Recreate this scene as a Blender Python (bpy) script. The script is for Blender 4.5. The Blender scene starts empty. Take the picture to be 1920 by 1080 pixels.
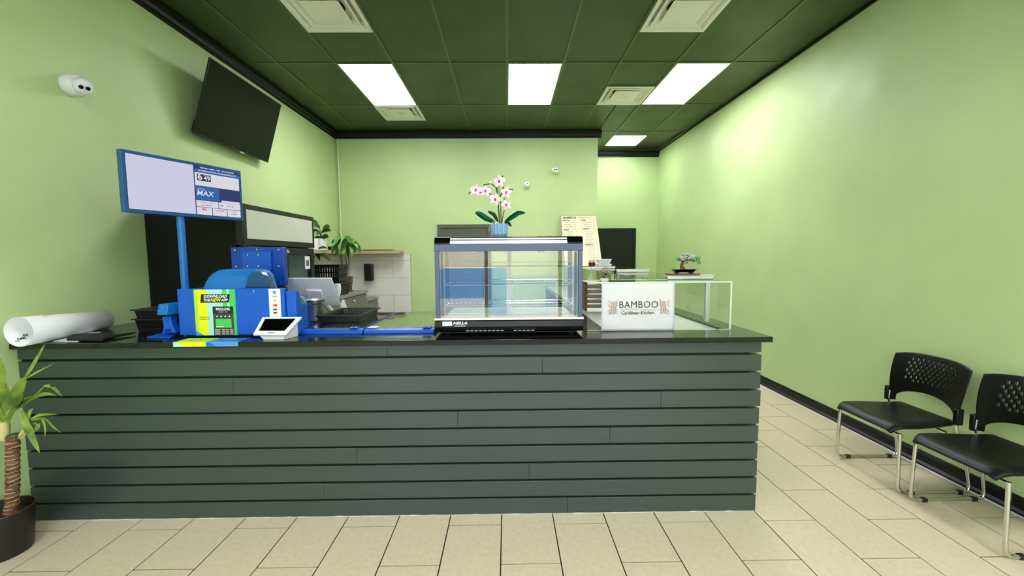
import bpy, math, random
from mathutils import Vector, Matrix
random.seed(7)
PI = math.pi
S = bpy.context.scene
C = S.collection

# ------------------------------------------------------------------ camera
F_PX, PITCH, YAW, ROLL, CAM_H = 766.57, .0766, .011, -.0071, 1.542
cy_, sy_, cp_, sp_ = math.cos(YAW), math.sin(YAW), math.cos(PITCH), math.sin(PITCH)
FW = Vector((sy_*cp_, cy_*cp_, -sp_)); RT = Vector((cy_, -sy_, 0)); UP = RT.cross(FW)
R2 = RT*math.cos(ROLL)+UP*math.sin(ROLL); U2 = UP*math.cos(ROLL)-RT*math.sin(ROLL)
cam = bpy.data.objects.new('camera', bpy.data.cameras.new('camera')); C.objects.link(cam)
M = Matrix((R2, U2, -FW)).transposed().to_4x4(); M.translation = Vector((0, 0, CAM_H)); cam.matrix_world = M
cam.data.sensor_width = 36; cam.data.lens = F_PX*36/1920; cam.data.clip_start = .02; cam.data.clip_end = 200
S.camera = cam
def at(x, y, ax, v):
    """photo pixel -> world point on the plane ax = v (used to read real positions)"""
    d = FW+R2*((x-960)/F_PX)-U2*((y-540)/F_PX); i = 'XYZ'.index(ax); o = Vector((0, 0, CAM_H))
    return o+d*((v-o[i])/d[i])

# ------------------------------------------------------------------ light and exposure
S.view_settings.view_transform = 'Standard'; S.view_settings.look = 'None'
S.view_settings.exposure = 1.02; S.view_settings.gamma = 1.0; S.view_settings.use_curve_mapping = False
SKY = 3.3
LAMP = 11.0
w = bpy.data.worlds.new('sky'); S.world = w; w.use_nodes = True
nt = w.node_tree; bg = nt.nodes['Background']
tc = nt.nodes.new('ShaderNodeTexCoord'); sp = nt.nodes.new('ShaderNodeSeparateXYZ'); cr = nt.nodes.new('ShaderNodeValToRGB')
nt.links.new(tc.outputs['Generated'], sp.inputs[0]); nt.links.new(sp.outputs['Z'], cr.inputs[0]); nt.links.new(cr.outputs[0], bg.inputs[0])
cr.color_ramp.elements[0].position = 0; cr.color_ramp.elements[0].color = (.92, .96, 1, 1)
cr.color_ramp.elements[1].position = .8; cr.color_ramp.elements[1].color = (.70, .84, 1, 1)
bg.inputs[1].default_value = SKY
XL, XR, YB, YR, XC, HC = -2.823, 3.025, 6.937, 8.27, 1.519, 3.615
YF = -2.6
for (px0, px1) in ((XL+.1, -.55), (-.5, .9), (.95, XR-.1)):
    l = bpy.data.lights.new('window_portal', 'AREA'); l.shape = 'RECTANGLE'; l.size = px1-px0; l.size_y = 3.0
    l.cycles.is_portal = True
    o = bpy.data.objects.new('window_portal', l); C.objects.link(o); o.location = ((px0+px1)/2, YF+.05, 1.6)
    o.rotation_euler = (PI/2, 0, 0)

# ------------------------------------------------------------------ materials
def lin(c):
    return tuple((v/12.92 if v <= .04045 else ((v+.055)/1.055)**2.4) for v in [x/255 for x in c])+(1,)
def mat(name, rgb, rough=.5, metal=0, spec=.5, bump=0, bscale=60, var=0, vscale=4, rvar=0, coat=0, stretch=None, rgb2=None, detail=3):
    m = bpy.data.materials.new(name); m.use_nodes = True; n = m.node_tree; b = n.nodes['Principled BSDF']
    col = lin(rgb); b.inputs['Base Color'].default_value = col; b.inputs['Roughness'].default_value = rough
    b.inputs['Metallic'].default_value = metal; b.inputs['Specular IOR Level'].default_value = spec
    b.inputs['Coat Weight'].default_value = coat; b.inputs['Coat Roughness'].default_value = .08
    tc = n.nodes.new('ShaderNodeTexCoord'); mp = n.nodes.new('ShaderNodeMapping'); n.links.new(tc.outputs['Object'], mp.inputs[0])
    if stretch: mp.inputs['Scale'].default_value = stretch
    if var or rgb2:
        t = n.nodes.new('ShaderNodeTexNoise'); t.inputs['Scale'].default_value = vscale; t.inputs['Detail'].default_value = detail
        n.links.new(mp.outputs[0], t.inputs['Vector'])
        mx = n.nodes.new('ShaderNodeMix'); mx.data_type = 'RGBA'
        c2 = lin(rgb2) if rgb2 else tuple(v*(1+var) for v in col[:3])+(1,)
        mx.inputs['A'].default_value = tuple(v*(1-var) for v in col[:3])+(1,); mx.inputs['B'].default_value = c2
        rr = n.nodes.new('ShaderNodeMapRange'); rr.inputs[1].default_value = .35; rr.inputs[2].default_value = .65
        n.links.new(t.outputs[0], rr.inputs[0]); n.links.new(rr.outputs[0], mx.inputs['Factor']); n.links.new(mx.outputs['Result'], b.inputs['Base Color'])
    if rvar:
        t2 = n.nodes.new('ShaderNodeTexNoise'); t2.inputs['Scale'].default_value = 2.2; t2.inputs['Detail'].default_value = 4
        n.links.new(mp.outputs[0], t2.inputs['Vector']); r2 = n.nodes.new('ShaderNodeMapRange')
        r2.inputs[1].default_value = .35; r2.inputs[2].default_value = .65; r2.inputs[3].default_value = rough-rvar; r2.inputs[4].default_value = rough+rvar
        n.links.new(t2.outputs[0], r2.inputs[0]); n.links.new(r2.outputs[0], b.inputs['Roughness'])
    if bump:
        t3 = n.nodes.new('ShaderNodeTexNoise'); t3.inputs['Scale'].default_value = bscale; t3.inputs['Detail'].default_value = 2
        n.links.new(mp.outputs[0], t3.inputs['Vector']); bp = n.nodes.new('ShaderNodeBump'); bp.inputs['Strength'].default_value = bump
        bp.inputs['Distance'].default_value = .01
        n.links.new(t3.outputs[0], bp.inputs['Height']); n.links.new(bp.outputs[0], b.inputs['Normal'])
    return m
def emis(name, rgb, s):
    m = bpy.data.materials.new(name); m.use_nodes = True; b = m.node_tree.nodes['Principled BSDF']
    b.inputs['Base Color'].default_value = (.02, .02, .02, 1); b.inputs['Roughness'].default_value = .25
    b.inputs['Emission Color'].default_value = lin(rgb); b.inputs['Emission Strength'].default_value = s
    return m
def glass(name, tint=(1, 1, 1), ior=1.45, extra=0.0, rough=.01):
    m = bpy.data.materials.new(name); m.use_nodes = True; n = m.node_tree; n.nodes.remove(n.nodes['Principled BSDF'])
    out = n.nodes['Material Output']; tr = n.nodes.new('ShaderNodeBsdfTransparent'); tr.inputs[0].default_value = (*tint, 1)
    gl = n.nodes.new('ShaderNodeBsdfGlossy'); gl.inputs['Roughness'].default_value = rough; fr = n.nodes.new('ShaderNodeFresnel'); ge = n.nodes.new('ShaderNodeNewGeometry'); mi = n.nodes.new('ShaderNodeMapRange')
    mi.inputs[3].default_value = ior; mi.inputs[4].default_value = 1/ior; n.links.new(ge.outputs['Backfacing'], mi.inputs[0]); n.links.new(mi.outputs[0], fr.inputs[0])
    ad = n.nodes.new('ShaderNodeMath'); ad.operation = 'ADD'; ad.inputs[1].default_value = extra; ad.use_clamp = True
    mx = n.nodes.new('ShaderNodeMixShader'); n.links.new(fr.outputs[0], ad.inputs[0]); n.links.new(ad.outputs[0], mx.inputs[0])
    n.links.new(tr.outputs[0], mx.inputs[1]); n.links.new(gl.outputs[0], mx.inputs[2]); n.links.new(mx.outputs[0], out.inputs[0])
    return m
K = {}
K['wall'] = mat('green_wall_paint', (188, 210, 150), .50, spec=.4, bump=.10, bscale=140, var=.04, vscale=1.6, rvar=.10)
K['ceil'] = mat('black_green_ceiling_paint', (56, 72, 32), .40, bump=.2, bscale=260, var=.06, vscale=2, rvar=.05)
K['rail'] = mat('black_grid_paint', (84, 98, 58), .4)
K['crown'] = mat('black_trim_gloss', (10, 10, 8), .38, spec=.35, bump=.05, bscale=30)
K['floor'] = mat('beige_porcelain', (221, 205, 177), .38, bump=.08, bscale=30, var=.045, vscale=38, rvar=.06, detail=6)
K['grout'] = mat('dark_grout', (20, 15, 11), .9)
K['slat'] = mat('charcoal_green_paint', (56, 66, 63), .30, spec=.7, bump=.05, bscale=220)
K['back'] = mat('black_backing', (14, 16, 15), .6)
K['top'] = mat('black_laminate', (16, 16, 15), .13, spec=.55, bump=.02, bscale=80)
K['caulk'] = mat('white_caulk', (205, 205, 195), .6)
K['white'] = mat('white_plastic', (238, 238, 242), .35)
K['whitem'] = mat('white_enamel', (242, 241, 228), .35)
K['paper'] = mat('white_paper', (236, 236, 238), .6, bump=.08, bscale=12)
K['cloth'] = mat('banner_paper', (226, 224, 224), .7, bump=.25, bscale=9)
K['ink'] = mat('black_ink', (30, 30, 32), .6)
K['black'] = mat('black_plastic', (10, 10, 10), .4, bump=.05, bscale=200)
K['blackg'] = mat('black_gloss', (4, 6, 3), .10, spec=.2)
K['bmat'] = mat('black_matte', (16, 17, 16), .65)
K['chair'] = mat('black_polypropylene', (9, 10, 7), .36, spec=.35, bump=.08, bscale=400)
K['chrome'] = mat('chrome', (215, 215, 210), .12, 1)
K['steel'] = mat('brushed_steel', (215, 215, 212), .36, 1, bump=.05, bscale=60, stretch=(1, 1, 20))
K['blue'] = mat('royal_blue_plastic', (0, 88, 200), .38, bump=.03, bscale=150)
K['blue2'] = mat('bright_blue_plastic', (18, 116, 198), .28)
K['navy'] = mat('navy_plastic', (10, 40, 140), .35)
K['slate'] = mat('blue_grey_metal', (84, 98, 126), .35, .3)
K['lav'] = mat('pale_lavender', (234, 234, 248), .3)
K['glass'] = glass('clear_glass', (.96, .98, .97))
K['acr'] = glass('clear_acrylic', (.975, .985, .975), 1.35)
K['gedge'] = mat('pale_glass_edge', (205, 232, 205), .2)
K['warmglass'] = glass('warmer_glass', (.96, .98, .98), 1.5, .10)
K['topglass'] = glass('ticket_glass', (.9, .97, .92), 1.52, .22)
K['cooler'] = mat('cooler_lining', (168, 190, 186), .5)
K['fside'] = mat('black_cooler_side', (8, 10, 6), .55, spec=.25)
K['header'] = mat('cooler_header_panel', (214, 216, 204), .3)
K['wood'] = mat('pale_shelf_wood', (190, 168, 128), .5, rgb2=(170, 146, 106), vscale=3, stretch=(1, 12, 12))
K['brown'] = mat('brown_wood', (112, 74, 46), .5, rgb2=(90, 58, 38), vscale=6)
K['wtile'] = mat('white_marble_tile', (222, 220, 212), .25, var=.04, vscale=5, detail=6)
K['grey'] = mat('grey_door_paint', (84, 86, 74), .5)
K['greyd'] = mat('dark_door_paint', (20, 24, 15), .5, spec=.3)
K['gcab'] = mat('grey_cabinet', (112, 114, 100), .5)
K['gcabt'] = mat('grey_cabinet_top', (134, 134, 122), .4)
K['leaf'] = mat('green_leaf', (66, 98, 30), .38, rgb2=(140, 160, 60), vscale=9, spec=.4)
K['dleaf'] = mat('dark_green_leaf', (26, 58, 22), .35, rgb2=(48, 92, 34), vscale=9)
K['oleaf'] = mat('brick_green_leaf', (6, 92, 58), .25)
K['mleaf'] = mat('mid_green_leaf', (104, 160, 50), .45, rgb2=(72, 128, 40), vscale=9)
K['trunk'] = mat('brown_cane_bark', (126, 92, 62), .8, rgb2=(86, 56, 36), vscale=14, bump=.4, bscale=60, stretch=(1, 1, 3))
K['bark2'] = mat('pale_bark_scar', (196, 166, 122), .7)
K['cream'] = mat('cream_stem', (206, 196, 130), .6)
K['soil'] = mat('soil', (60, 34, 24), .9, bump=.8, bscale=50)
K['pot'] = mat('black_nursery_pot', (26, 24, 22), .45)
K['potin'] = mat('brown_pot_rim', (96, 52, 44), .4)
K['orpot'] = mat('light_blue_brick_pot', (140, 182, 226), .25)
K['petal'] = mat('white_pink_petal', (246, 236, 240), .3, rgb2=(250, 196, 218), vscale=30)
K['mag'] = mat('magenta_lip', (190, 66, 140), .35)
K['dgreen'] = mat('dark_green_stem', (40, 64, 24), .4)
K['lime'] = mat('lime_green_stem', (110, 150, 60), .4)
K['rbrown'] = mat('reddish_brown', (98, 44, 28), .35)
K['bgreen'] = mat('bright_green_brick', (16, 138, 72), .3)
K['cooked'] = mat('peach_strip', (226, 190, 150), .4)
K['menu'] = mat('cream_menu_board', (226, 214, 184), .6)
K['gold'] = mat('brass_wire', (206, 176, 92), .3, .8)
K['yel'] = mat('print_yellow', (236, 240, 20), .5)
K['lgr'] = mat('print_lime', (170, 230, 60), .5)
K['aqua'] = mat('print_aqua', (170, 232, 226), .5)
K['pgr'] = mat('print_green', (70, 205, 90), .5)
K['pblue'] = mat('print_blue', (80, 150, 225), .5)
K['dgrey'] = mat('print_dark_grey', (70, 68, 64), .5)
K['orange'] = mat('print_orange', (232, 140, 80), .5)
K['redp'] = mat('print_red', (206, 52, 50), .5)
K['tan'] = mat('print_bamboo_tan', (196, 152, 116), .6)
K['tick1'] = mat('ticket_pink', (214, 170, 160), .5, rgb2=(150, 120, 170), vscale=25)
K['tick2'] = mat('ticket_yellow', (220, 200, 130), .5, rgb2=(226, 150, 110), vscale=30)
K['tick3'] = mat('ticket_grey', (110, 110, 130), .5, rgb2=(190, 190, 196), vscale=28)
K['tick4'] = mat('ticket_green', (140, 190, 150), .5, rgb2=(200, 214, 170), vscale=28)
K['lamp'] = emis('lit_panel_diffuser', (250, 252, 255), LAMP)
K['scr'] = emis('screen_lavender', (212, 212, 240), .42)
K['scrw'] = emis('screen_white', (226, 226, 240), .42)
K['scrb'] = emis('screen_blue', (10, 96, 168), .42)
K['scrn'] = emis('screen_navy', (8, 30, 110), .42)
K['scrc'] = emis('screen_mid_blue', (30, 96, 190), .42)
K['scrk'] = emis('screen_dark_ink', (24, 26, 60), .42)
K['scrr'] = emis('screen_red', (214, 80, 80), .42)
K['signblue'] = mat('sign_bezel_blue', (24, 86, 146), .35)
K['asphalt'] = mat('outdoor_pavement', (150, 150, 148), .9)
def film(name, rgb):
    m = bpy.data.materials.new(name); m.use_nodes = True; n = m.node_tree; b = n.nodes['Principled BSDF']; b.inputs['Base Color'].default_value = lin(rgb); b.inputs['Roughness'].default_value = .6
    t = n.nodes.new('ShaderNodeBsdfTranslucent'); t.inputs[0].default_value = lin(rgb); mx = n.nodes.new('ShaderNodeMixShader'); mx.inputs[0].default_value = .6
    n.links.new(b.outputs[0], mx.inputs[1]); n.links.new(t.outputs[0], mx.inputs[2]); n.links.new(mx.outputs[0], n.nodes['Material Output'].inputs[0]); return m
K['film'] = film('blue_window_film', (165, 210, 252)); K['film2'] = film('white_window_film', (235, 244, 252))
K['facade'] = mat('cream_facade', (205, 190, 160), .8); K['facade2'] = mat('brown_facade', (110, 90, 70), .8)
K['dust'] = mat('dusty_dark', (40, 26, 18), .9)  # dark tone standing in for the shade inside the vents
def dark_tile():
    return mat('bare_dark_ceiling_board', (34, 28, 20), .3, rgb2=(70, 66, 48), vscale=6, stretch=(1, 5, 1))
K['dtile'] = dark_tile()

# ------------------------------------------------------------------ mesh helpers
class MB:
    def __init__(s): s.v = []; s.f = []
    def add(s, vs, fs, M=None):
        n = len(s.v); s.v += [tuple(M @ Vector(p)) if M else tuple(p) for p in vs]; s.f += [tuple(i+n for i in f) for f in fs]; return s
    def box(s, x0, x1, y0, y1, z0, z1, M=None):
        return s.add([(x0, y0, z0), (x1, y0, z0), (x1, y1, z0), (x0, y1, z0), (x0, y0, z1), (x1, y0, z1), (x1, y1, z1), (x0, y1, z1)],
                     [(0, 3, 2, 1), (4, 5, 6, 7), (0, 1, 5, 4), (1, 2, 6, 5), (2, 3, 7, 6), (3, 0, 4, 7)], M)
    def hexa(s, a, b):   # two quads joined
        return s.add(list(a)+list(b), [(0, 3, 2, 1), (4, 5, 6, 7), (0, 1, 5, 4), (1, 2, 6, 5), (2, 3, 7, 6), (3, 0, 4, 7)])
    def prism(s, pts, z0, z1, M=None):
        n = len(pts); vs = [(x, y, z0) for x, y in pts]+[(x, y, z1) for x, y in pts]
        fs = [tuple(range(n-1, -1, -1)), tuple(range(n, 2*n))]+[(i, (i+1) % n, n+(i+1) % n, n+i) for i in range(n)]
        return s.add(vs, fs, M)
    def tube(s, path, r, n=8, closed=False):
        P = [Vector(p) for p in path]; m = len(P); rs = r if isinstance(r, (list, tuple)) else [r]*m
        T = []
        for i in range(m):
            a = P[(i-1) % m] if (closed or i > 0) else P[i]; b = P[(i+1) % m] if (closed or i < m-1) else P[i]
            t = (b-a); T.append(t.normalized() if t.length > 1e-9 else Vector((0, 0, 1)))
        u = T[0].orthogonal().normalized(); vs = []; fs = []
        for i in range(m):
            u = (u-T[i]*u.dot(T[i])); u = u.normalized() if u.length > 1e-6 else T[i].orthogonal().normalized(); w_ = T[i].cross(u)
            for k in range(n):
                a = 2*PI*k/n; vs.append(P[i]+(u*math.cos(a)+w_*math.sin(a))*rs[i])
        for i in range(m if closed else m-1):
            for k in range(n):
                j = (i+1) % m; fs.append((i*n+k, i*n+(k+1) % n, j*n+(k+1) % n, j*n+k))
        if not closed: fs += [tuple(range(n-1, -1, -1)), tuple(range((m-1)*n, m*n))]
        return s.add(vs, fs)
    def lathe(s, prof, n=24, M=None, cap=True):
        vs = []; fs = []; m = len(prof)
        for r, z in prof:
            for k in range(n): a = 2*PI*k/n; vs.append((r*math.cos(a), r*math.sin(a), z))
        for i in range(m-1):
            for k in range(n): fs.append((i*n+k, i*n+(k+1) % n, (i+1)*n+(k+1) % n, (i+1)*n+k))
        if cap: fs += [tuple(range(n-1, -1, -1)), tuple(range((m-1)*n, m*n))]
        return s.add(vs, fs, M)
    def ell(s, c, rx, ry, rz, n=10, m=6, R=None):
        T = Matrix.Translation(c) @ (R or Matrix()) @ Matrix.Diagonal((rx, ry, rz, 1))
        return s.lathe([(max(.02, math.sin(PI*i/m)), -math.cos(PI*i/m)) for i in range(m+1)], n, T)
    def leaf(s, path, w_, side, fold=.25, prof=None):
        P = [Vector(p) for p in path]; m = len(P); side = Vector(side).normalized(); vs = []; fs = []
        for i in range(m):
            t = i/(m-1); ww = w_*(prof(t) if prof else math.sin(PI*min(1, .12+t*.88))**.7 if t < 1 else 0.02)
            tan = (P[min(i+1, m-1)]-P[max(i-1, 0)]).normalized(); sd = (side-tan*side.dot(tan)); sd = sd.normalized() if sd.length > .01 else tan.orthogonal().normalized()
            nr = tan.cross(sd)
            vs += [P[i]-sd*ww+nr*ww*fold, P[i], P[i]+sd*ww+nr*ww*fold]
        for i in range(m-1):
            a = i*3; fs += [(a, a+1, a+4, a+3), (a+1, a+2, a+5, a+4)]
        return s.add(vs, fs)
    def build(s, name, m, parent=None, bev=0, smooth=False, thick=0):
        me = bpy.data.meshes.new(name); me.from_pydata([tuple(v) for v in s.v], [], s.f); me.materials.append(m if not isinstance(m, str) else K[m]); me.update()
        o = bpy.data.objects.new(name, me); C.objects.link(o)
        if parent:
            o.parent = parent; off = parent['_o'] if '_o' in parent else None
            if off is not None: me.transform(Matrix.Translation(-Vector(off)))
            o['_o'] = list(off) if off is not None else [0, 0, 0]
        if smooth:
            me.polygons.foreach_set('use_smooth', [True]*len(me.polygons)); me.set_sharp_from_angle(angle=math.radians(38))
        if thick: md = o.modifiers.new('solid', 'SOLIDIFY'); md.thickness = thick; md.offset = 0
        if bev: md = o.modifiers.new('bevel', 'BEVEL'); md.width = bev; md.segments = 2; md.limit_method = 'ANGLE'; me.polygons.foreach_set('use_smooth', [True]*len(me.polygons)); me.set_sharp_from_angle(angle=math.radians(38))
        return o
def bx(*a, M=None): return MB().box(*a, M=M)
def tag(o, label=None, cat=None, group=None, kind=None):
    if label: o['label'] = label
    if cat: o['category'] = cat
    if group: o['group'] = group
    if kind: o['kind'] = kind
    return o
def thing(name, label, cat, loc, group=None, rz=0):
    """Empty at the base of a thing; its parts are written in world coordinates (rz = 0) or local ones"""
    o = bpy.data.objects.new(name, None); C.objects.link(o); o.location = loc; o.rotation_euler.z = rz; o.empty_display_size = .1
    o['_o'] = list(loc) if rz == 0 else [0, 0, 0]
    return tag(o, label, cat, group)
def struct(o): o['kind'] = 'structure'; return o
def dup(root, loc, label=None):
    r = root.copy(); C.objects.link(r); r.location = loc
    if label: r['label'] = label
    for ch in list(root.children):
        c = ch.copy(); C.objects.link(c); c.parent = r
        for g in ch.children:
            d = g.copy(); C.objects.link(d); d.parent = c
    return r
def text(name, body, size, m, M, parent, ext=.0006, sx=1, align='CENTER', shear=0, off=0, space=1):
    cu = bpy.data.curves.new('lettering', 'FONT'); cu.body = body; cu.size = size; cu.extrude = ext; cu.align_x = align; cu.align_y = 'CENTER'
    cu.shear = shear; cu.offset = off; cu.resolution_u = 2; cu.space_character = space
    t = bpy.data.objects.new('lettering', cu); C.objects.link(t); bpy.context.view_layer.update()
    me = bpy.data.meshes.new_from_object(t.evaluated_get(bpy.context.evaluated_depsgraph_get()))
    bpy.data.objects.remove(t); bpy.data.curves.remove(cu)
    me.transform(M @ Matrix.Diagonal((sx, 1, 1, 1)))
    if parent is not None and '_o' in parent: me.transform(Matrix.Translation(-Vector(parent['_o'])))
    me.materials.clear(); me.materials.append(K[m]); o = bpy.data.objects.new(name, me); C.objects.link(o); o.parent = parent
    o['_o'] = list(parent['_o']) if parent is not None and '_o' in parent else [0, 0, 0]
    return o
def frameM(o, xdir, ydir):
    x = Vector(xdir).normalized(); z = x.cross(Vector(ydir)).normalized(); y = z.cross(x)
    m = Matrix((x, y, z)).transposed().to_4x4(); m.translation = Vector(o); return m
FRONT = lambda x, y, z: frameM((x, y, z), (1, 0, 0), (0, 0, 1))     # a plane that faces -Y

# ================================================================== SETTING
T_ = .15
# walls
struct(MB().box(XL-T_, XL, YF-T_, YB+T_, 0, HC+.12).build('wall_left', 'wall'))
struct(MB().box(XR, XR+T_, YF-T_, YR+T_, 0, HC+.12).build('wall_right', 'wall'))
struct(MB().box(XL, XC, YB, YB+T_, 0, HC+.12).build('wall_back', 'wall'))
struct(MB().box(XC-T_, XC, YB+T_, YR+T_, 0, HC+.12).build('wall_recess_side', 'wall'))
struct(MB().box(XC, XR, YR, YR+T_, 0, HC+.12).build('wall_recess', 'wall'))
# storefront behind the camera
f = MB(); f.box(XL-T_, XR+T_, YF-T_, YF, 3.1, HC+.12)
struct(f.build('wall_front', 'wall'))
films = {1: [(-1.47, -.43, .78, 1.33, 'film')], 2: [(-.35, -.02, .45, 1.33, 'film'), (.1, .88, .45, 1.2, 'film2')], 3: [(1.03, 1.5, .8, 1.42, 'film2')]}
for i, (a, b) in enumerate(((XL, -1.52), (-1.52, -.39), (-.39, .97), (.97, XR))):
    wo = MB(); e = .03
    wo.box(a, a+e, YF-.1, YF, 0, 3.1).box(b-e, b, YF-.1, YF, 0, 3.1).box(a+e, b-e, YF-.1, YF, 0, .12).box(a+e, b-e, YF-.1, YF, 3.04, 3.1).box(a+e, b-e, YF-.1, YF, 2.3, 2.36)
    wf = struct(wo.build('window_%d' % (i+1), 'bmat'))
    MB().box(a+e, b-e, YF-.06, YF-.05, .12, 2.3).build('pane', 'acr', wf)
    MB().box(a+e, b-e, YF-.06, YF-.05, 2.36, 3.04).build('pane', 'acr', wf)
    for (fa, fb, za, zb, fm) in films.get(i, ()): MB().box(fa, fb, YF-.045, YF-.042, za, zb).build('window_film', fm, wf)
fc = struct(MB().box(-30, 30, -29, -28, -.02, 5.2).build('facade_opposite', 'facade'))
MB().box(-30, 30, -27.99, -27.9, 2.6, 3.4).build('sign_band', 'facade2', fc)
struct(MB().box(-30, 30, -40, YF-T_, -.16, -.02).build('ground_outdoors', 'asphalt'))
struct(MB().box(XL-T_, XR+T_, YF-T_, YR+T_, -.16, -.004).build('floor', 'grout'))
fl = bpy.data.objects['floor']
# floor tiles
GX, GY, TW, TL = 1.4794, 2.2495, .305, .61
rest = MB(); cnt = 0
for i in range(-16, 7):
    x0, x1 = max(XL, GX+i*TW+.0034), min(XR, GX+(i+1)*TW-.0034)
    if x1-x0 < .02: continue
    for j in range(-10, 12):
        y0 = GY+(j+(.5 if i % 2 else 0))*TL+.0034; y1 = y0+TL-.0068
        y0 = max(y0, YF); y1 = min(y1, YR)
        if x1 < XC+.05 and y1 > YB: y1 = min(y1, YB)
        if y1-y0 < .02: continue
        vis = (y1 > 1.0 and y0 < 2.34) or (x1 > 1.35 and y0 > 1.0 and y0 < 8.3)
        if vis and cnt < 290:
            dz = random.uniform(-.0006, .0006)
            o = MB().box(x0, x1, y0, y1, -.0035, dz).build('floor_tile', 'floor', fl); cnt += 1
        else: rest.box(x0, x1, y0, y1, -.0035, 0)
r_ = rest.build('floor_tile_field', 'floor', fl); r_['kind'] = 'stuff'
# ceiling: painted lay-in boards in a grid
CX, CY, G = .013, 4.5601, .61
ce = struct(MB().box(XL-T_, XR+T_, YF-T_, YR+T_, HC+.10, HC+.22).build('ceiling', 'bmat'))
lights = [(-3, 0), (0, 0), (3, 0), (-3, -8), (0, -8), (3, -8)]      # column, row (row = 2 ft cells from CY); storefront row is unseen, added for light
vents = [(-3, -2), (2, -2), (-3, 2), (2, 1)]
occ = set()
for c, r in lights: occ |= {(c, r), (c, r+1)}
occ |= set(vents)
occ |= {(3, 4), (3, 5)}
def inroom(x, y): return XL < x < XR and YF < y < (YR if x > XC else YB)
for c in range(-5, 6):
    x0, x1 = max(XL, CX+c*G), min(XR, CX+(c+1)*G)
    if x1-x0 < .03: continue
    r = -12
    while r < 7:
        cells = [q for q in (r, r+1) if (c, q) not in occ]
        if len(cells) == 2: segs = [(r, 2)]
        else: segs = [(q, 1) for q in cells]
        for q, n_ in segs:
            y0, y1 = max(YF, CY+q*G), min(YR, CY+(q+n_)*G)
            for (xa, xb) in (((x0, XC), (XC, x1)) if x0 < XC < x1 and y1 > YB else ((x0, x1),)):
                yy1 = y1 if xb > XC+.01 else min(y1, YB)
                if yy1-y0 < .03: continue
                dk = (c >= 4 and q >= 4)
                t = MB().box(xa+.006, xb-.006, y0+.006, yy1-.006, HC+.004+(.02 if dk else 0), HC+.018+(.02 if dk else 0)).build('ceiling_board', 'dtile' if dk else 'ceil', ce, bev=.002)
                if dk: t['label'] = 'bare dark board'
        r += 2
for (ya, yb) in ((7.006, 7.215), (7.862, YR)): MB().box(CX+3*G+.006, CX+4*G-.006, ya, yb-.004, HC+.004, HC+.018).build('ceiling_board', 'ceil', ce, bev=.002)
for c in range(-4, 6):
    x = CX+c*G
    if XL+.05 < x < XR-.05:
        y1 = YR if x > XC else YB
        MB().box(x-.012, x+.012, YF, y1, HC-.003, HC+.006).build('grid_rail', 'rail', ce)
for r in range(-12, 7, 2):
    y = CY+r*G
    if YF < y < YR: MB().box(XL if y < YB else XC, XR, y-.012, y+.012, HC-.0025, HC+.006).build('grid_rail', 'rail', ce)
for c, r in vents:
    for q in (r, r+1):
        if q % 2:
            x = CX+c*G; y = CY+q*G; MB().box(x, x+G, y-.012, y+.012, HC-.002, HC+.006).build('grid_rail', 'rail', ce)
# trim
def profile_run(name, p0, p1, prof, m, nrm):
    """sweep a (depth, height) outline from p0 to p1; nrm = direction away from the wall"""
    mb = MB(); n = len(prof); nrm = Vector(nrm); vs = []
    for p in (p0, p1): vs += [Vector(p)+nrm*d+Vector((0, 0, h)) for d, h in prof]
    mb.add(vs, [tuple(range(n-1, -1, -1)), tuple(range(n, 2*n))]+[(i, (i+1) % n, n+(i+1) % n, n+i) for i in range(n)])
    return struct(mb.build(name, m))
crown = [(0, 0), (.012, 0), (.012, .02), (.03, .03), (.04, .055), (.04, .065), (.055, .072), (.055, .12), (0, .12)]
crown = [(d, h-.12) for d, h in crown]
profile_run('trim_1', (XL, YF, HC), (XL, YB, HC), crown, 'crown', (1, 0, 0))
profile_run('trim_2', (XL, YB, HC), (XC+.055, YB, HC), crown, 'crown', (0, -1, 0))
profile_run('trim_3', (XC, YR, HC), (XR, YR, HC), crown, 'crown', (0, -1, 0))
profile_run('trim_4', (XR, YF, HC), (XR, YR, HC), [(0, 0), (.022, 0), (.022, -.022), (0, -.022)], 'crown', (-1, 0, 0))
base = [(0, 0), (.03, 0), (.03, .02), (.014, .034), (.014, .068), (.02, .074), (.02, .088), (.01, .104), (0, .108)]
profile_run('baseboard_right', (XR, YF, 0), (XR, YR, 0), base, 'crown', (-1, 0, 0))
profile_run('baseboard_back', (XC, YR, 0), (1.84, YR, 0), base, 'crown', (0, -1, 0))
profile_run('trim_5', (XR-.03, YF, 0), (XR-.03, YR, 0), [(0, 0), (.012, 0), (0, .008)], 'caulk', (-1, 0, 0))
# doors
def door(name, x0, x1, y, z1, m):
    d = struct(MB().box(x0, x0+.06, y-.035, y, 0, z1).box(x1-.06, x1, y-.035, y, 0, z1).box(x0+.06, x1-.06, y-.035, y, z1-.06, z1).build(name, m, bev=.003))
    MB().box(x0+.06, x1-.06, y-.02, y, .005, z1-.065).build('door_leaf', m, d)
    hx = x0+.12
    MB().tube([(hx, y-.02, 1.0), (hx, y-.06, 1.0), (hx+.1, y-.06, 1.0)], .008, 8).build('door_handle', 'chrome', d, smooth=True)
    return d
door('door_1', -1.168, -.27, YB, 2.086, 'grey')
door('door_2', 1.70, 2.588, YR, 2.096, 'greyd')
# conduit in the corner
cd = MB().tube([(XL+.045, YB-.018, 3.49), (XL+.045, YB-.018, 2.0), (XL+.05, YB-.018, 1.66)], .014, 8)
cd.lathe([(.017, 0), (.017, .05)], 8, Matrix.Translation((XL+.035, YB-.03, 1.95)))
K['pipe'] = mat('pale_green_pipe_paint', (206, 222, 178), .35); struct(cd.build('trim_6', 'pipe', smooth=True))

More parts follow.
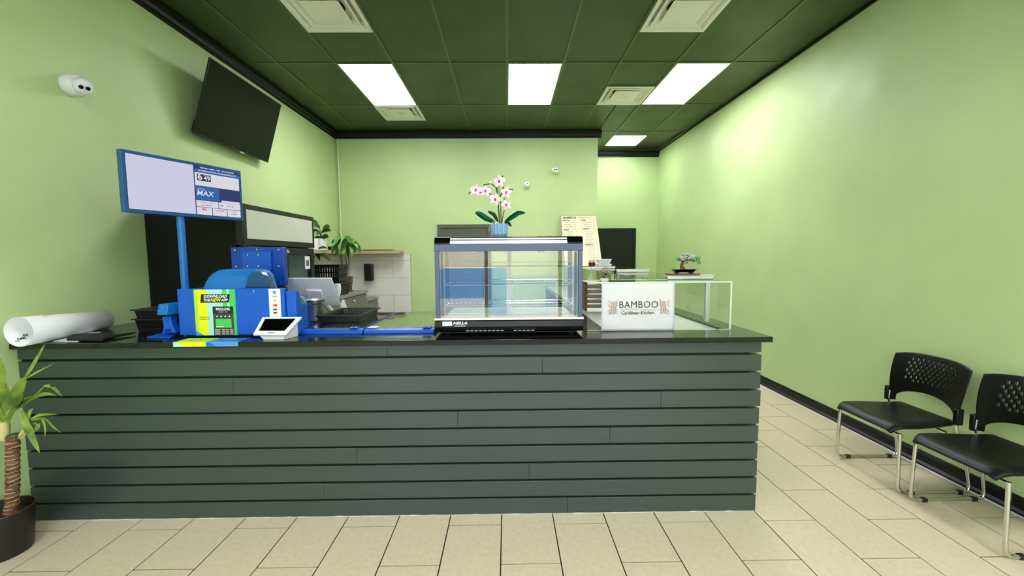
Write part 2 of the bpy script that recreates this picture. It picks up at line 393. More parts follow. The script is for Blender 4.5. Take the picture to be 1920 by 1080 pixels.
# ================================================================== CEILING LIGHTS, VENTS
lab_l = {(-3, 0): 'lit rectangular ceiling panel nearest the left wall, above the white vent', (0, 0): 'lit rectangular ceiling panel in the middle, straight above the food warmer',
         (3, 0): 'lit rectangular ceiling panel beside a vent, nearest the right wall'}
for c, r in lights+[(3, 4.36)]:
    x0, y0 = CX+c*G+.012, CY+r*G+.012; x1, y1 = x0+G-.024, y0+2*G-.024
    small = r > 4
    if r == 4.36: y1 = y0+.63
    lb = lab_l.get((c, r), 'lit ceiling panel at the far end of the side recess' if small else 'lit ceiling panel near the storefront')
    if r == -8: lb += (', left', ', middle', ', right')[(c+3)//3]
    t = thing('ceiling_light', lb, 'ceiling light', ((x0+x1)/2, (y0+y1)/2, HC), 'lit ceiling panels')
    fr = MB(); e = .012
    fr.box(x0, x0+e, y0, y1, HC-.004, HC+.01).box(x1-e, x1, y0, y1, HC-.004, HC+.01).box(x0+e, x1-e, y0, y0+e, HC-.004, HC+.01).box(x0+e, x1-e, y1-e, y1, HC-.004, HC+.01)
    fr.build('frame', 'whitem', t)
    MB().box(x0+e, x1-e, y0+e, y1-e, HC-.001, HC+.006).build('diffuser', 'lamp', t)
def ring(mb, cx, cy, h0, z0, h1, z1):
    a = [(cx-h0, cy-h0, z0), (cx+h0, cy-h0, z0), (cx+h0, cy+h0, z0), (cx-h0, cy+h0, z0)]; b = [(cx-h1, cy-h1, z1), (cx+h1, cy-h1, z1), (cx+h1, cy+h1, z1), (cx-h1, cy+h1, z1)]
    mb.add(a+b, [(i, (i+1) % 4, 4+(i+1) % 4, 4+i) for i in range(4)])
def make_vent():
    t = thing('ceiling_vent', '', 'ceiling vent', (0, 0, HC), 'square white ceiling vents')
    m = MB(); ring(m, 0, 0, .296, HC-.008, .268, HC-.010); ring(m, 0, 0, .296, HC-.008, .296, HC+.004); ring(m, 0, 0, .268, HC-.010, .222, HC+.045)
    m.build('frame', 'whitem', t, thick=.003)
    m = MB(); ring(m, 0, 0, .228, HC-.004, .216, HC-.009); ring(m, 0, 0, .216, HC-.009, .165, HC+.035); m.build('louvre', 'whitem', t, thick=.003)
    m = MB(); ring(m, 0, 0, .162, HC-.006, .12, HC+.03); m.add([(-.162, -.162, HC-.006), (.162, -.162, HC-.006), (.162, .162, HC-.006), (-.162, .162, HC-.006)], [(0, 1, 2, 3)])
    m.build('centre_plate', 'whitem', t, thick=.003)
    MB().lathe([(.06, HC-.007), (.055, HC-.011), (.05, HC-.0085), (.012, HC-.0085), (.008, HC-.014)], 20).build('damper_knob', 'whitem', t, smooth=True)
    MB().box(-.28, .28, -.28, .28, HC+.055, HC+.065).build('back_pan', 'whitem', t)
    MB().lathe([(.15, HC+.05), (.15, HC+.0545)], 24).build('dark_throat', 'dust', t)  # dark disc puts the shade of the duct opening into colour
    return t
vl = ['white ceiling vent cut by the top of the photo, on the left', 'white ceiling vent cut by the top of the photo, on the right',
      'small looking far white vent right behind the left light panel', 'white vent with a dirty opening touching the right light panel']
v0 = make_vent()
for i, (c, r) in enumerate(vents):
    o = v0 if i == 0 else dup(v0, (0, 0, 0))
    o.location = (CX+(c+.5)*G, CY+(r+.5)*G, HC); o['label'] = vl[i]

# ================================================================== COUNTER
ct = thing('service_counter', 'long dark charcoal service counter faced with horizontal painted boards', 'counter', (-.65, 2.36, 0))
SX1, SY = 1.492, 2.345
bk = MB(); bk.box(XL+.002, 1.43, SY+.022, SY+.045, 0, 1.035)
bk.box(1.40, 1.43, SY+.045, 6.6, 0, 1.035).box(.62, 1.40, 6.57, 6.6, 0, 1.035)
bk.build('carcass', 'back', ct)
zs = [0]+[.0]*0
z = 0.003
slz = []
for k in range(10):
    h = .0945 if k < 9 else .052
    if k == 9: z = 1.036-.064; h = .064
    slz.append((z, z+h)); z += .1075
joints = [.35, -1.1, .12, -.9, .6, -.3, .9, -1.6, .2, -.7]
for k, (a, b) in enumerate(slz):
    jx = joints[k]
    for (xa, xb) in ((XL+.003, jx-.0006), (jx+.0006, SX1-.003+random.uniform(-.003, .003))):
        dy = random.uniform(-.0015, .0015)
        MB().box(xa, xb, SY+dy, SY+.022, a, b).build('slat', 'slat', ct, bev=.0015)
    for (ya, yb) in ((SY+.024, 4.4), (4.4012, 6.6)):
        MB().box(1.43, SX1-.004, ya, yb, a, b).build('side_slat', 'slat', ct, bev=.0015)
cm = MB(); vs = []; N_ = 160
for k in range(N_+1):
    x = XL+.16+(SX1-.003-XL-.16)*k/N_; h = random.choice((.0008, .0015, .003, .005)); d = random.uniform(.001, .005); vs += [(x, SY+.001, 0), (x, SY-d, 0), (x, SY-d*.6, h), (x, SY+.001, h)]
cm.add(vs, [(k*4+a, k*4+(a+1) % 4, k*4+4+(a+1) % 4, k*4+4+a) for k in range(N_) for a in range(4)]+[(0, 3, 2, 1), (N_*4, N_*4+1, N_*4+2, N_*4+3)])
cm.build('caulk', 'caulk', ct)
tp = [(XL+.002, 2.31), (1.53, 2.31), (1.53, 6.62), (.6, 6.62), (.6, 3.42), (-2.0, 3.42), (-2.0, 3.21), (XL+.002, 3.21)]
ctop = MB().prism(tp, 1.038, 1.07).build('worktop', 'top', ct, bev=.003)
ZT = 1.07

# ================================================================== FRIDGE (drinks cooler)
fx, fy0, fy1, fz = -2.06, 3.235, 4.42, 1.975
FR = thing('drinks_cooler', 'tall black two door drinks cooler with a blank white header panel', 'cooler', ((XL+fx)/2, (fy0+fy1)/2, 0))
b = MB(); b.box(XL+.01, fx-.06, fy0, fy0+.03, 0, fz).box(XL+.01, fx-.06, fy1-.03, fy1, 0, fz).box(XL+.01, fx-.06, fy0+.03, fy1-.03, fz-.04, fz).box(XL+.01, fx-.06, fy0+.03, fy1-.03, 0, .3).box(XL+.01, XL+.04, fy0+.03, fy1-.03, .3, fz-.04)
b.build('cabinet', 'fside', FR, bev=.004)
lb = MB(); lb.box(XL+.045, fx-.07, fy0+.032, fy0+.04, .3, 1.62).box(XL+.045, fx-.07, fy1-.04, fy1-.032, .3, 1.62).box(XL+.042, XL+.05, fy0+.04, fy1-.04, .3, 1.62)
lb.build('lining', 'cooler', FR)
MB().box(fx-.06, fx, fy0, fy1, 1.65, fz).build('header', 'black', FR, bev=.006)
MB().box(fx, fx+.004, fy0+.05, fy1-.05, 1.70, fz-.045).build('header_panel', 'header', FR, bev=.001)
MB().box(fx-.06, fx-.01, fy0, fy1, 0, .28).build('kick_panel', 'black', FR, bev=.004)
K['led'] = emis('cooler_led_tube', (235, 250, 250), 2.4)
for yy in (fy0+.06, (fy0+fy1)/2, fy1-.06): MB().box(XL+.055, XL+.07, yy-.01, yy+.01, .4, 1.58).build('led_tube', 'led', FR)  # glowing strips added at the rear to brighten the cooler interior
for k in range(4):
    MB().box(XL+.06, fx-.1, fy0+.05, fy1-.05, .42+k*.3, .428+k*.3).build('shelf', 'white', FR)
for k in range(2):
    a = fy0+.01+k*(fy1-fy0)/2; c = a+(fy1-fy0)/2-.02
    d = MB().box(fx-.05, fx-.005, a, a+.06, .29, 1.64).box(fx-.05, fx-.005, c-.06, c, .29, 1.64).box(fx-.05, fx-.005, a+.06, c-.06, .29, .35).box(fx-.05, fx-.005, a+.06, c-.06, 1.57, 1.64).build('door', 'black', FR, bev=.004)
    MB().box(fx-.03, fx-.024, a+.06, c-.06, .35, 1.57).build('door_glass', 'glass', d)
    hy = c-.03 if k == 0 else a+.03
    MB().tube([(fx-.005, hy, 1.3), (fx+.03, hy, 1.27), (fx+.03, hy, .85), (fx-.005, hy, .82)], .008, 8).build('handle', 'black', d, smooth=True)
MF = frameM((fx+.0015, 3.86, 1.606), (0, 1, 0), (0, 0, 1))
text('badge', 'nella', .05, 'white', MF, FR)
MB().box(fx-.004, fx-.001, 4.2, 4.3, 1.43, 1.56).build('door_sticker', 'white', FR)
MB().box(fx-.001, fx+.0004, 4.225, 4.275, 1.46, 1.52).build('door_sticker_print', 'dgrey', FR)
def bottle(x, y, z, label, s=1, m='glass', capm='black'):
    t = thing('bottle', label, 'bottle', (x, y, z), 'bottles in the drinks cooler')
    MB().lathe([(.034*s, 0), (.036*s, .01), (.036*s, .13*s), (.03*s, .15*s), (.013*s, .18*s), (.013*s, .205*s)], 14, Matrix.Translation((x, y, z))).build('body', m, t, smooth=True)
    MB().lathe([(.0365*s, .03*s), (.0365*s, .09*s)], 14, Matrix.Translation((x, y, z))).build('paper_label', 'white', t, smooth=True)
    MB().lathe([(.015*s, .2*s), (.015*s, .235*s)], 12, Matrix.Translation((x, y, z))).build('cap', capm, t, smooth=True)
K['waterb'] = mat('pale_bottle_plastic', (180, 200, 196), .2)
bottle(-2.25, 4.14, 1.028, 'clear bottle with a black cap and white label behind the cooler glass', 1.15, 'waterb')
t = tag(MB().box(-2.3, -2.2, 3.95, 4.08, 1.328, 1.37).build('drink_box', 'brown', None, bev=.003), 'small brown packet on the upper shelf inside the drinks cooler', 'packet')

# ================================================================== TV
def tv():
    t = thing('television', 'black flat television tilted down on the left wall', 'television', (-2.74, 4.25, 2.67))
    M0 = Matrix.Translation((-2.735, 4.26, 2.635)) @ Matrix.Rotation(math.radians(16), 4, 'Y')
    w_, h_ = 1.12, .67
    MB().box(-.05, -.012, -w_/2+.12, w_/2-.12, .04, h_-.14, M0).build('rear_housing', 'black', t, bev=.01)
    MB().box(-.014, .0, -w_/2, w_/2, 0, h_, M0).build('bezel', 'black', t, bev=.003)
    MB().box(.0, .0015, -w_/2+.008, w_/2-.008, .016, h_-.008, M0).build('screen', 'blackg', t)
    MB().box(.0, .004, .06, .13, -.006, .006, M0).build('sensor', 'steel', t)
    a = MB().box(XL+.001, XL+.02, 4.05, 4.45, 2.78, 3.1).box(XL+.02, -2.70, 4.18, 4.22, 2.86, 3.0).box(XL+.02, -2.70, 4.28, 4.32, 2.86, 3.0)
    a.build('wall_bracket', 'steel', t)
    c = M0 @ Vector((-.03, -w_/2+.01, .03))
    MB().box(-.05, -.014, -w_/2+.03, -w_/2+.1, .02, .12, M0).build('speaker_box', 'black', t)
tv()

# ================================================================== SECURITY CAMERAS
def turret(name, label, base, nrm, look, s=1, m='white', two=False):
    base = Vector(base); nrm = Vector(nrm); look = Vector(look).normalized()
    t = thing(name, label, 'security camera', base, 'security cameras')
    R = nrm.to_track_quat('Z', 'Y').to_matrix().to_4x4(); T0 = Matrix.Translation(base) @ R
    MB().lathe([(.055*s, 0), (.057*s, .012*s), (.055*s, .03*s), (.048*s, .048*s), (.03*s, .055*s)], 24, T0).build('base', m, t, smooth=True)
    c = base+nrm*.062*s+look*.008*s
    R2_ = look.to_track_quat('Z', 'Y').to_matrix().to_4x4(); T1 = Matrix.Translation(c) @ R2_
    MB().lathe([(.012*s, -.038*s), (.03*s, -.028*s), (.041*s, -.005*s), (.041*s, .012*s), (.036*s, .026*s), (.03*s, .03*s)], 24, T1).build('eyeball', m, t, smooth=True)
    for dx in ((-.013, .013) if two else (0,)):
        MB().lathe([(.0095*s, .028*s), (.0095*s, .033*s), (.004*s, .034*s)], 14, T1 @ Matrix.Translation((dx*s, 0, 0))).build('lens', 'blackg', t, smooth=True)
p = at(131, 160, 'X', XL)
turret('security_camera', 'white ball security camera mounted high on the left wall', p, (1, 0, 0), (.75, -.45, -.5), 1.25, two=True)
p = at(988, 347, 'Y', YB)
turret('security_camera', 'small double lobed white camera on the back wall, lower one of two', (p.x, YB, p.z-.01), (0, -1, 0), (.0, -.9, .45), 1.0, 'whitem')
p = at(1041, 320, 'Y', YB)
turret('security_camera', 'round white camera with two dark eyes on the back wall, upper one of two', (p.x, YB, p.z), (0, -1, 0), (-.1, -1, -.1), 1.1, 'whitem', two=True)

# ================================================================== BACK CORNER: tiles, shelf, cabinets, plants
bs = struct(MB().box(XL+.001, -1.63, YB-.012, YB-.001, 0, 1.602).build('trim_7', 'grout'))
bs2 = struct(MB().box(XL+.0005, XL+.006, 4.5, YB-.021, 0, 1.602).build('trim_8', 'grout'))
bs['label'] = 'tiled backsplash'
zr = [-.01, .296, .60, .905, 1.195, 1.492, 1.602]
for k in range(1, len(zr)):
    off = .33 if k % 2 else .02
    y = YB-.022+off
    while y > 4.5:
        ya, yb = max(4.5, y-.607), min(YB-.022, y)
        if yb-ya > .02: MB().box(XL+.006, XL+.013, ya, yb, max(.001, zr[k-1]+.0015), zr[k]-.0015).build('wall_tile', 'wtile', bs2, bev=.001)
        y -= .61
    x = XL+.004-off
    while x < -1.63:
        xa, xb = max(XL+.003, x), min(-1.631, x+.607)
        if xb-xa > .02: MB().box(xa, xb, YB-.02, YB-.012, max(.001, zr[k-1]+.0015), zr[k]-.0015).build('wall_tile', 'wtile', bs, bev=.001)
        x += .61
sh = tag(MB().prism([(XL+.002, 4.6), (XL+.26, 4.6), (XL+.26, YB-.26), (-1.735, YB-.26), (-1.735, YB-.021), (XL+.002, YB-.021)], 1.604, 1.655).build('wall_shelf', 'wood', bev=.003), 'pale wooden shelf along the top of the white tiles', 'shelf')
p0, p1 = at(678, 471, 'Y', YB-.2), at(735, 471, 'Y', YB-.2)
tag(MB().box(p0.x, p1.x, YB-.24, YB-.05, 1.656, 1.672).build('serving_board', 'brown', bev=.003), 'thin brown wooden board lying flat on the pale shelf', 'board')
ds = thing('towel_dispenser', 'black wall dispenser on the white tiles', 'dispenser', (-2.31, YB-.02, 1.17))
MB().box(-2.385, -2.245, YB-.12, YB-.021, 1.155, 1.44).build('cover', 'black', ds, bev=.018)
MB().box(-2.345, -2.285, YB-.124, YB-.118, 1.18, 1.20).build('slot', 'bmat', ds)
MB().lathe([(.006, 0), (.006, .003)], 10, FRONT(-2.32, YB-.12, 1.185)).build('lock', 'steel', ds)
def cabinet(label, x1, y0, y1, zt, nd):
    t = thing('base_cabinet', label, 'cabinet', ((XL+x1)/2, (y0+y1)/2, 0), 'grey cabinets behind the counter')
    MB().box(XL+.014, x1-.03, y0, y1-.01, 0, zt-.035).build('body', 'gcab', t, bev=.002)
    MB().box(XL+.014, x1+.01, y0, y1, zt-.035, zt).build('cabinet_top', 'gcabt', t, bev=.003)
    for k in range(nd):
        a = y0+(y1-.01-y0)*k/nd; c = y0+(y1-.01-y0)*(k+1)/nd
        d = MB().box(x1-.03, x1-.01, a+.004, c-.004, .1, zt-.045).build('door', 'gcab', t, bev=.002)
        hy = c-.05
        MB().tube([(x1-.01, hy, zt-.09), (x1+.018, hy, zt-.1), (x1+.018, hy, zt-.2), (x1-.01, hy, zt-.21)], .006, 6).build('handle', 'steel', d, smooth=True)
cabinet('grey cabinet beyond the cooler, taller of the two', -2.05, 4.55, 5.98, 1.07, 3)
cabinet('low grey cabinet in the back corner, shorter of the two', -2.19, 6.02, 6.90, .89, 2)

def pot_lathe(prof, x, y, z, name, m, t, n=20): return MB().lathe(prof, n, Matrix.Translation((x, y, z))).build(name, m, t, smooth=True)
def arc(p0, p1, sag, n=6, bulge=None):
    p0, p1 = Vector(p0), Vector(p1); return [p0.lerp(p1, i/(n-1))+Vector((0, 0, sag*math.sin(PI*i/(n-1)))) for i in range(n)]
# white pots on the shelf
def shelf_plant(px, py, r, h, label, leafspec, Y=6.0, z=1.656):
    p = at(px, py, 'Y', Y); t = thing('potted_plant', label, 'plant', (p.x, Y, z), 'houseplants around the shelf')
    pot_lathe([(r*.85, 0), (r, h), (r*.9, h), (r*.86, h*.85)], p.x, Y, z, 'pot', 'white', t)
    for (a, l, up, w_) in leafspec:
        st = Vector((p.x, Y, z+h*.85)); e = st+Vector((math.cos(a)*l*.8, -abs(math.sin(a))*l*.4, up*.8))
        MB().tube([st, st.lerp(e, .5)+Vector((0, 0, .03)), e], .004, 5).build('stem', 'dgreen', t)
        e2 = e+Vector((max(-.09, math.cos(a)*.14), -abs(math.sin(a))*.12, .02))
        MB().leaf(arc(e, e2, .025), w_, (0, .6, .8), .2).build('leaf', 'dleaf', t, smooth=True)
shelf_plant(603, 470, .072, .165, 'rubber plant in a white pot on the shelf beside the cooler', [(.1, .02, .14, .045), (2.6, .02, .12, .05), (-.4, .04, .2, .04), (2.2, .02, .24, .04), (.4, .0, .02, .05), (3.1, .02, .0, .06), (1.2, .03, .06, .05), (2.9, .05, .3, .035)])
shelf_plant(590, 470, .06, .155, 'white pot half hidden behind the edge of the cooler', [(2.8, .03, .08, .05), (1.9, .02, .16, .05)], 5.72)
# trailing plant below the pots
HY = 5.8; t = thing('hanging_plant', 'dark trailing plant with pointed leaves hanging beside the cooler', 'plant', (-2.78, 6.2, 1.2), 'houseplants around the shelf')
vb = at(582, 500, 'Y', 5.8)
pot_lathe([(.06, 0), (.07, .1), (.06, .1)], vb.x-.02, HY, 1.07, 'pot', 'brown', t)
st = [Vector((vb.x-.02, HY, 1.16)), at(588, 485, 'Y', HY), at(596, 470, 'Y', HY)]
MB().tube(st, .006, 6).build('stem', 'dgreen', t, smooth=True)
for (x0, y0, x1, y1) in ((594, 468, 614, 466), (594, 470, 606, 480), (596, 472, 619, 490), (592, 472, 600, 489), (594, 474, 611, 484), (590, 470, 580, 486)):
    MB().leaf(arc(at(x0, y0, 'Y', HY), at(x1, y1, 'Y', HY-.1), .02), .028, (.3, .5, .6), .2).build('leaf', 'dleaf', t, smooth=True)
# money-tree style plant
t = thing('potted_tree', 'leafy green plant with drooping fingered leaves above the cabinet', 'plant', (-2.3, 5.7, 1.07), 'houseplants around the shelf')
Yp = 5.75
pc = at(652, 546, 'Y', Yp)
K['potk'] = mat('speckled_brown_pot', (52, 46, 26), .4, rgb2=(120, 110, 66), vscale=70)
pot_lathe([(.05, 0), (.055, .01), (.078, .21), (.07, .21), (.066, .18)], pc.x, Yp, ZT, 'pot', 'potk', t)
MB().lathe([(.075, 0), (.08, .015), (.07, .015)], 18, Matrix.Translation((pc.x, Yp, ZT-.0))).build('saucer', 'brown', t, smooth=True)
tops = [(637, 452, 628, 470), (648, 455, 645, 478), (660, 462, 660, 480), (655, 452, 668, 474), (640, 448, 625, 462), (645, 458, 636, 480), (652, 460, 652, 482), (664, 458, 672, 472), (638, 470, 628, 482), (646, 450, 656, 470), (634, 458, 624, 474), (660, 456, 664, 476), (650, 452, 640, 472), (655, 462, 658, 482), (642, 462, 648, 484), (636, 450, 622, 458), (656, 456, 672, 466), (646, 448, 662, 462), (630, 464, 622, 478), (666, 462, 676, 476), (650, 464, 662, 488)]
for k, (sx_, sy2) in enumerate(((637, 468), (647, 455), (652, 458))):
    a = Vector((pc.x+(k-1)*.02, Yp, ZT+.18)); b_ = at(sx_, sy2, 'Y', Yp)
    MB().tube([a, a.lerp(b_, .5)+Vector((.01*(k-1), 0, 0)), b_], .006 if k else .012, 6).build('stem', 'trunk' if k == 0 else 'dgreen', t, smooth=True)
for i, (x0, y0, x1, y1) in enumerate(tops):
    a = at(x0, y0-4, 'Y', Yp+random.uniform(-.08, .08)); b_ = at(x1, y1, 'Y', Yp+random.uniform(-.15, .15))
    MB().leaf(arc(a, b_, .035), .032, (.8, .5, .2), .25).build('leaf', 'mleaf' if i % 3 else 'dleaf', t, smooth=True)
# pear cactus style paddles in front of the pot
t = thing('paddle_plant', 'dark green plant with thick oval leaves in front of the speckled pot', 'plant', (pc.x-.08, 5.55, ZT), 'houseplants around the shelf')
q = at(640, 545, 'Y', 5.5)
pot_lathe([(.035, 0), (.04, .03), (.036, .03)], q.x, 5.5, ZT, 'pot', 'white', t)
for (x0, y0, rx, rz_, a) in ((645, 512, .035, .06, .5), (640, 532, .035, .08, .15), (636, 540, .03, .07, -.3), (644, 538, .03, .06, .6)):
    c = at(x0, y0, 'Y', 5.5); MB().ell(c, rx, .012, rz_, 12, 8, Matrix.Rotation(a, 4, 'Y')).build('paddle_leaf', 'dleaf', t, smooth=True)
# white vase
q = at(633, 546, 'Y', 4.98)
tag(pot_lathe([(.022, 0), (.036, .05), (.042, .11), (.036, .16), (.03, .16)], q.x, 4.98, ZT, 'vase', 'white', None), 'slim white vase on the cabinet right behind the white tablet', 'vase')
# black crates on the cabinet
def crate(name, label, x0, x1, y0, y1, z0, z1, group, rows=2, taper=.012, cat='basket', cols=None):
    t = thing(name, label, cat, ((x0+x1)/2, (y0+y1)/2, z0), group); th = .004; m = MB()
    def side(a0, a1, fixed, axis, sgn):
        n_ = cols or max(4, int((a1-a0)/.03)); H = z1-z0
        def P(u, v, d):   # u along, v up, d thickness
            off = taper*(1-v)**.8
            a = a0+off+(a1-a0-2*off)*u; o_ = fixed-sgn*off-sgn*d
            return (a, o_, z0+H*v) if axis == 'x' else (o_, a, z0+H*v)
        def slab(u0, u1, v0, v1):
            A = [P(u0, v0, 0), P(u1, v0, 0), P(u1, v1, 0), P(u0, v1, 0)]; B = [P(u0, v0, th), P(u1, v0, th), P(u1, v1, th), P(u0, v1, th)]
            m.hexa(A, B)
        vv = [0, .25]+[.25+.6*(k+1)/rows for k in range(rows)]
        slab(0, 1, 0, .25); slab(0, 1, .85, 1)
        for k in range(1, rows): slab(0, 1, .25+.6*k/rows-.03, .25+.6*k/rows+.03)
        for k in range(n_+1):
            u = k/n_; slab(max(0, u-.34/n_), min(1, u+.34/n_), .25, .85)
    side(x0, x1, y0, 'x', -1); side(x0, x1, y1, 'x', 1); side(y0, y1, x0, 'y', -1); side(y0, y1, x1, 'y', 1)
    m.build('mesh_sides', 'black', t)
    MB().box(x0+taper, x1-taper, y0+taper, y1-taper, z0, z0+.005).build('bottom', 'black', t)
    r = .012
    MB().box(x0-r, x1+r, y0-r, y0, z1-.006, z1+.002).box(x0-r, x1+r, y1, y1+r, z1-.006, z1+.002).box(x0-r, x0, y0, y1, z1-.006, z1+.002).box(x1, x1+r, y0, y1, z1-.006, z1+.002).build('rim', 'black', t)
    return t
Yc = 5.1
a, b_ = at(588, 520, 'Y', Yc), at(635, 497, 'Y', Yc)
crate('storage_basket', 'black slotted basket on the cabinet beside the cooler, upper of two', a.x-.1, b_.x, Yc, Yc+.3, 1.07+.17, b_.z, 'black baskets behind the counter')
crate('storage_basket', 'black slotted basket under another on the cabinet beside the cooler', a.x-.1, b_.x+.01, Yc, Yc+.3, 1.071, 1.235, 'black baskets behind the counter')
# small black box on the shelf
q0, q1 = at(618, 470, 'Y', 6.3), at(630, 463, 'Y', 6.3)
tag(MB().box(q0.x, q1.x, 6.24, 6.38, 1.656, 1.656+.06).build('small_box', 'black', bev=.004), 'small black box on the pale shelf next to the white pots', 'box')

# ================================================================== LEFT END OF THE COUNTER
# rolled paper
def roll():
    t = thing('paper_roll', 'large white poster rolled into a tube at the left end of the counter', 'rolled paper', (-2.68, 2.5, ZT))
    n = 40; vs = []; fs = []; L0 = [(Vector((-2.655, 2.225, ZT+.0835)), .082), (Vector((-2.745, 2.80, ZT+.0625)), .061)]
    turns = 1.55; m = MB(); NN = int(n*turns)
    for (c, r) in L0:
        for k in range(NN+1):
            a = -PI/2+.4-2*PI*k/n; rr = r*(1-.035*k/n); vs.append((c.x+rr*math.cos(a), c.y, c.z+rr*math.sin(a)))
    for k in range(NN): fs.append((k, k+1, NN+1+k+1, NN+1+k))
    m.add(vs, fs); o = m.build('rolled_sheet', 'paper', t, smooth=True, thick=.001)
    # print inside the near mouth, lower wall
    for s_, yy, a, sz in (('A RE', 2.312, -153, .021), ('SAME', 2.285, -141, .021), ('FOR', 2.262, -131, .010)):
        a = math.radians(a); f_ = (yy-2.225)/.575; c = Vector((-2.655-.09*f_, yy, ZT+.0835-.021*f_)); r = .0765-.019*f_
        rad = Vector((math.cos(a), 0, math.sin(a)))
        text('print', s_, sz, 'ink', frameM(c+rad*r, (0, 1, 0), (rad.z, 0, -rad.x)), t, ext=.0003, sx=1.1, off=.0004)
    MB().leaf([(-2.63, 2.33, ZT+.155), (-2.66, 2.36, ZT+.152), (-2.69, 2.38, ZT+.147)], .008, (0, 1, 0), .1).build('print_mark', 'tan', t)
roll()
q = [at(x, y, 'Z', ZT+.002) for x, y in ((98, 640), (145, 641), (190, 622), (172, 623))]
tag(MB().hexa([v-Vector((0, 0, .001)) for v in q], [v+Vector((0, 0, .001)) for v in q]).build('paper_sheet', 'paper'), 'loose white sheet lying flat under the rolled poster', 'paper')
# black flat tool
t = thing('black_spatula', 'flat black tool with a long thin handle lying on the counter', 'tool', (-2.45, 2.45, ZT))
q = [at(x, y, 'Z', ZT+.003) for x, y in ((125, 639), (192, 640), (212, 631), (195, 628), (150, 630), (135, 632))]
m = MB(); n_ = len(q); m.add([tuple(v) for v in q]+[tuple(v+Vector((0, 0, .014))) for v in q], [tuple(range(n_-1, -1, -1)), tuple(range(n_, 2*n_))]+[(i, (i+1) % n_, n_+(i+1) % n_, n_+i) for i in range(n_)])
m.build('flat_body', 'bmat', t, bev=.002)
MB().tube([at(198, 633, 'Z', ZT+.012), at(235, 627, 'Z', ZT+.012), at(254, 624, 'Z', ZT+.012)], [.012, .008, .004], 6).build('handle', 'bmat', t, smooth=True)
# baskets
crate('storage_basket', 'black perforated basket on the counter against the left wall, lower of two', -2.425, -2.25, 2.66, 2.96, ZT+.001, ZT+.085, 'black baskets on the counter', 2, .012, cols=14)
crate('storage_basket', 'black perforated basket on the counter against the left wall, upper of two', -2.425, -2.25, 2.66, 2.96, ZT+.0875, ZT+.145, 'black baskets on the counter', 2, .010, cols=16)
# blue bracket stand
def bstand():
    t = thing('ticket_scanner', 'small blue scanner stand with a square head left of the blue terminal', 'scanner', (-2.12, 2.5, ZT)); Y = 2.49
    def q2(pts, Ya): return [at(x, y, 'Y', Ya) for x, y in pts]
    m = MB(); A = [(272, 632), (300, 624), (333, 626), (322, 634)]
    lo = [at(x, y, 'Z', ZT+.001) for x, y in ((275, 634), (318, 635), (334, 627), (303, 627))]; m.hexa(lo, [v+Vector((0, 0, .008)) for v in lo]); m.build('foot', 'blue', t, bev=.002)
    nk = [(303, 594), (319, 593), (322, 610), (330, 624), (303, 627), (306, 612)]
    f1 = q2(nk, Y+.0); f2 = [v+Vector((0, .05, 0)) for v in f1]; m = MB(); n_ = len(nk)
    m.add(f1+f2, [tuple(range(n_)), tuple(range(2*n_-1, n_-1, -1))]+[(i, n_+i, n_+(i+1) % n_, (i+1) % n_) for i in range(n_)]); m.build('neck', 'blue', t, bev=.004)
    hd = q2([(294, 591), (313, 591), (315, 570), (297, 570)], Y-.04); m = MB(); m.hexa(hd, [v+Vector((.03, .1, .002)) for v in hd]); m.build('head', 'blue2', t, bev=.003)
    for yy in (575, 579):
        c = at(305, yy, 'Y', Y-.041); MB().lathe([(.003, 0), (.003, .003)], 8, FRONT(*c)).build('screw', 'chrome', t)
    lb_ = q2([(311, 625), (321, 625), (320, 617), (311, 617)], Y-.001); m = MB(); m.hexa(lb_, [v-Vector((0, .003, 0)) for v in lb_]); m.build('warning_label', 'navy', t)
bstand()

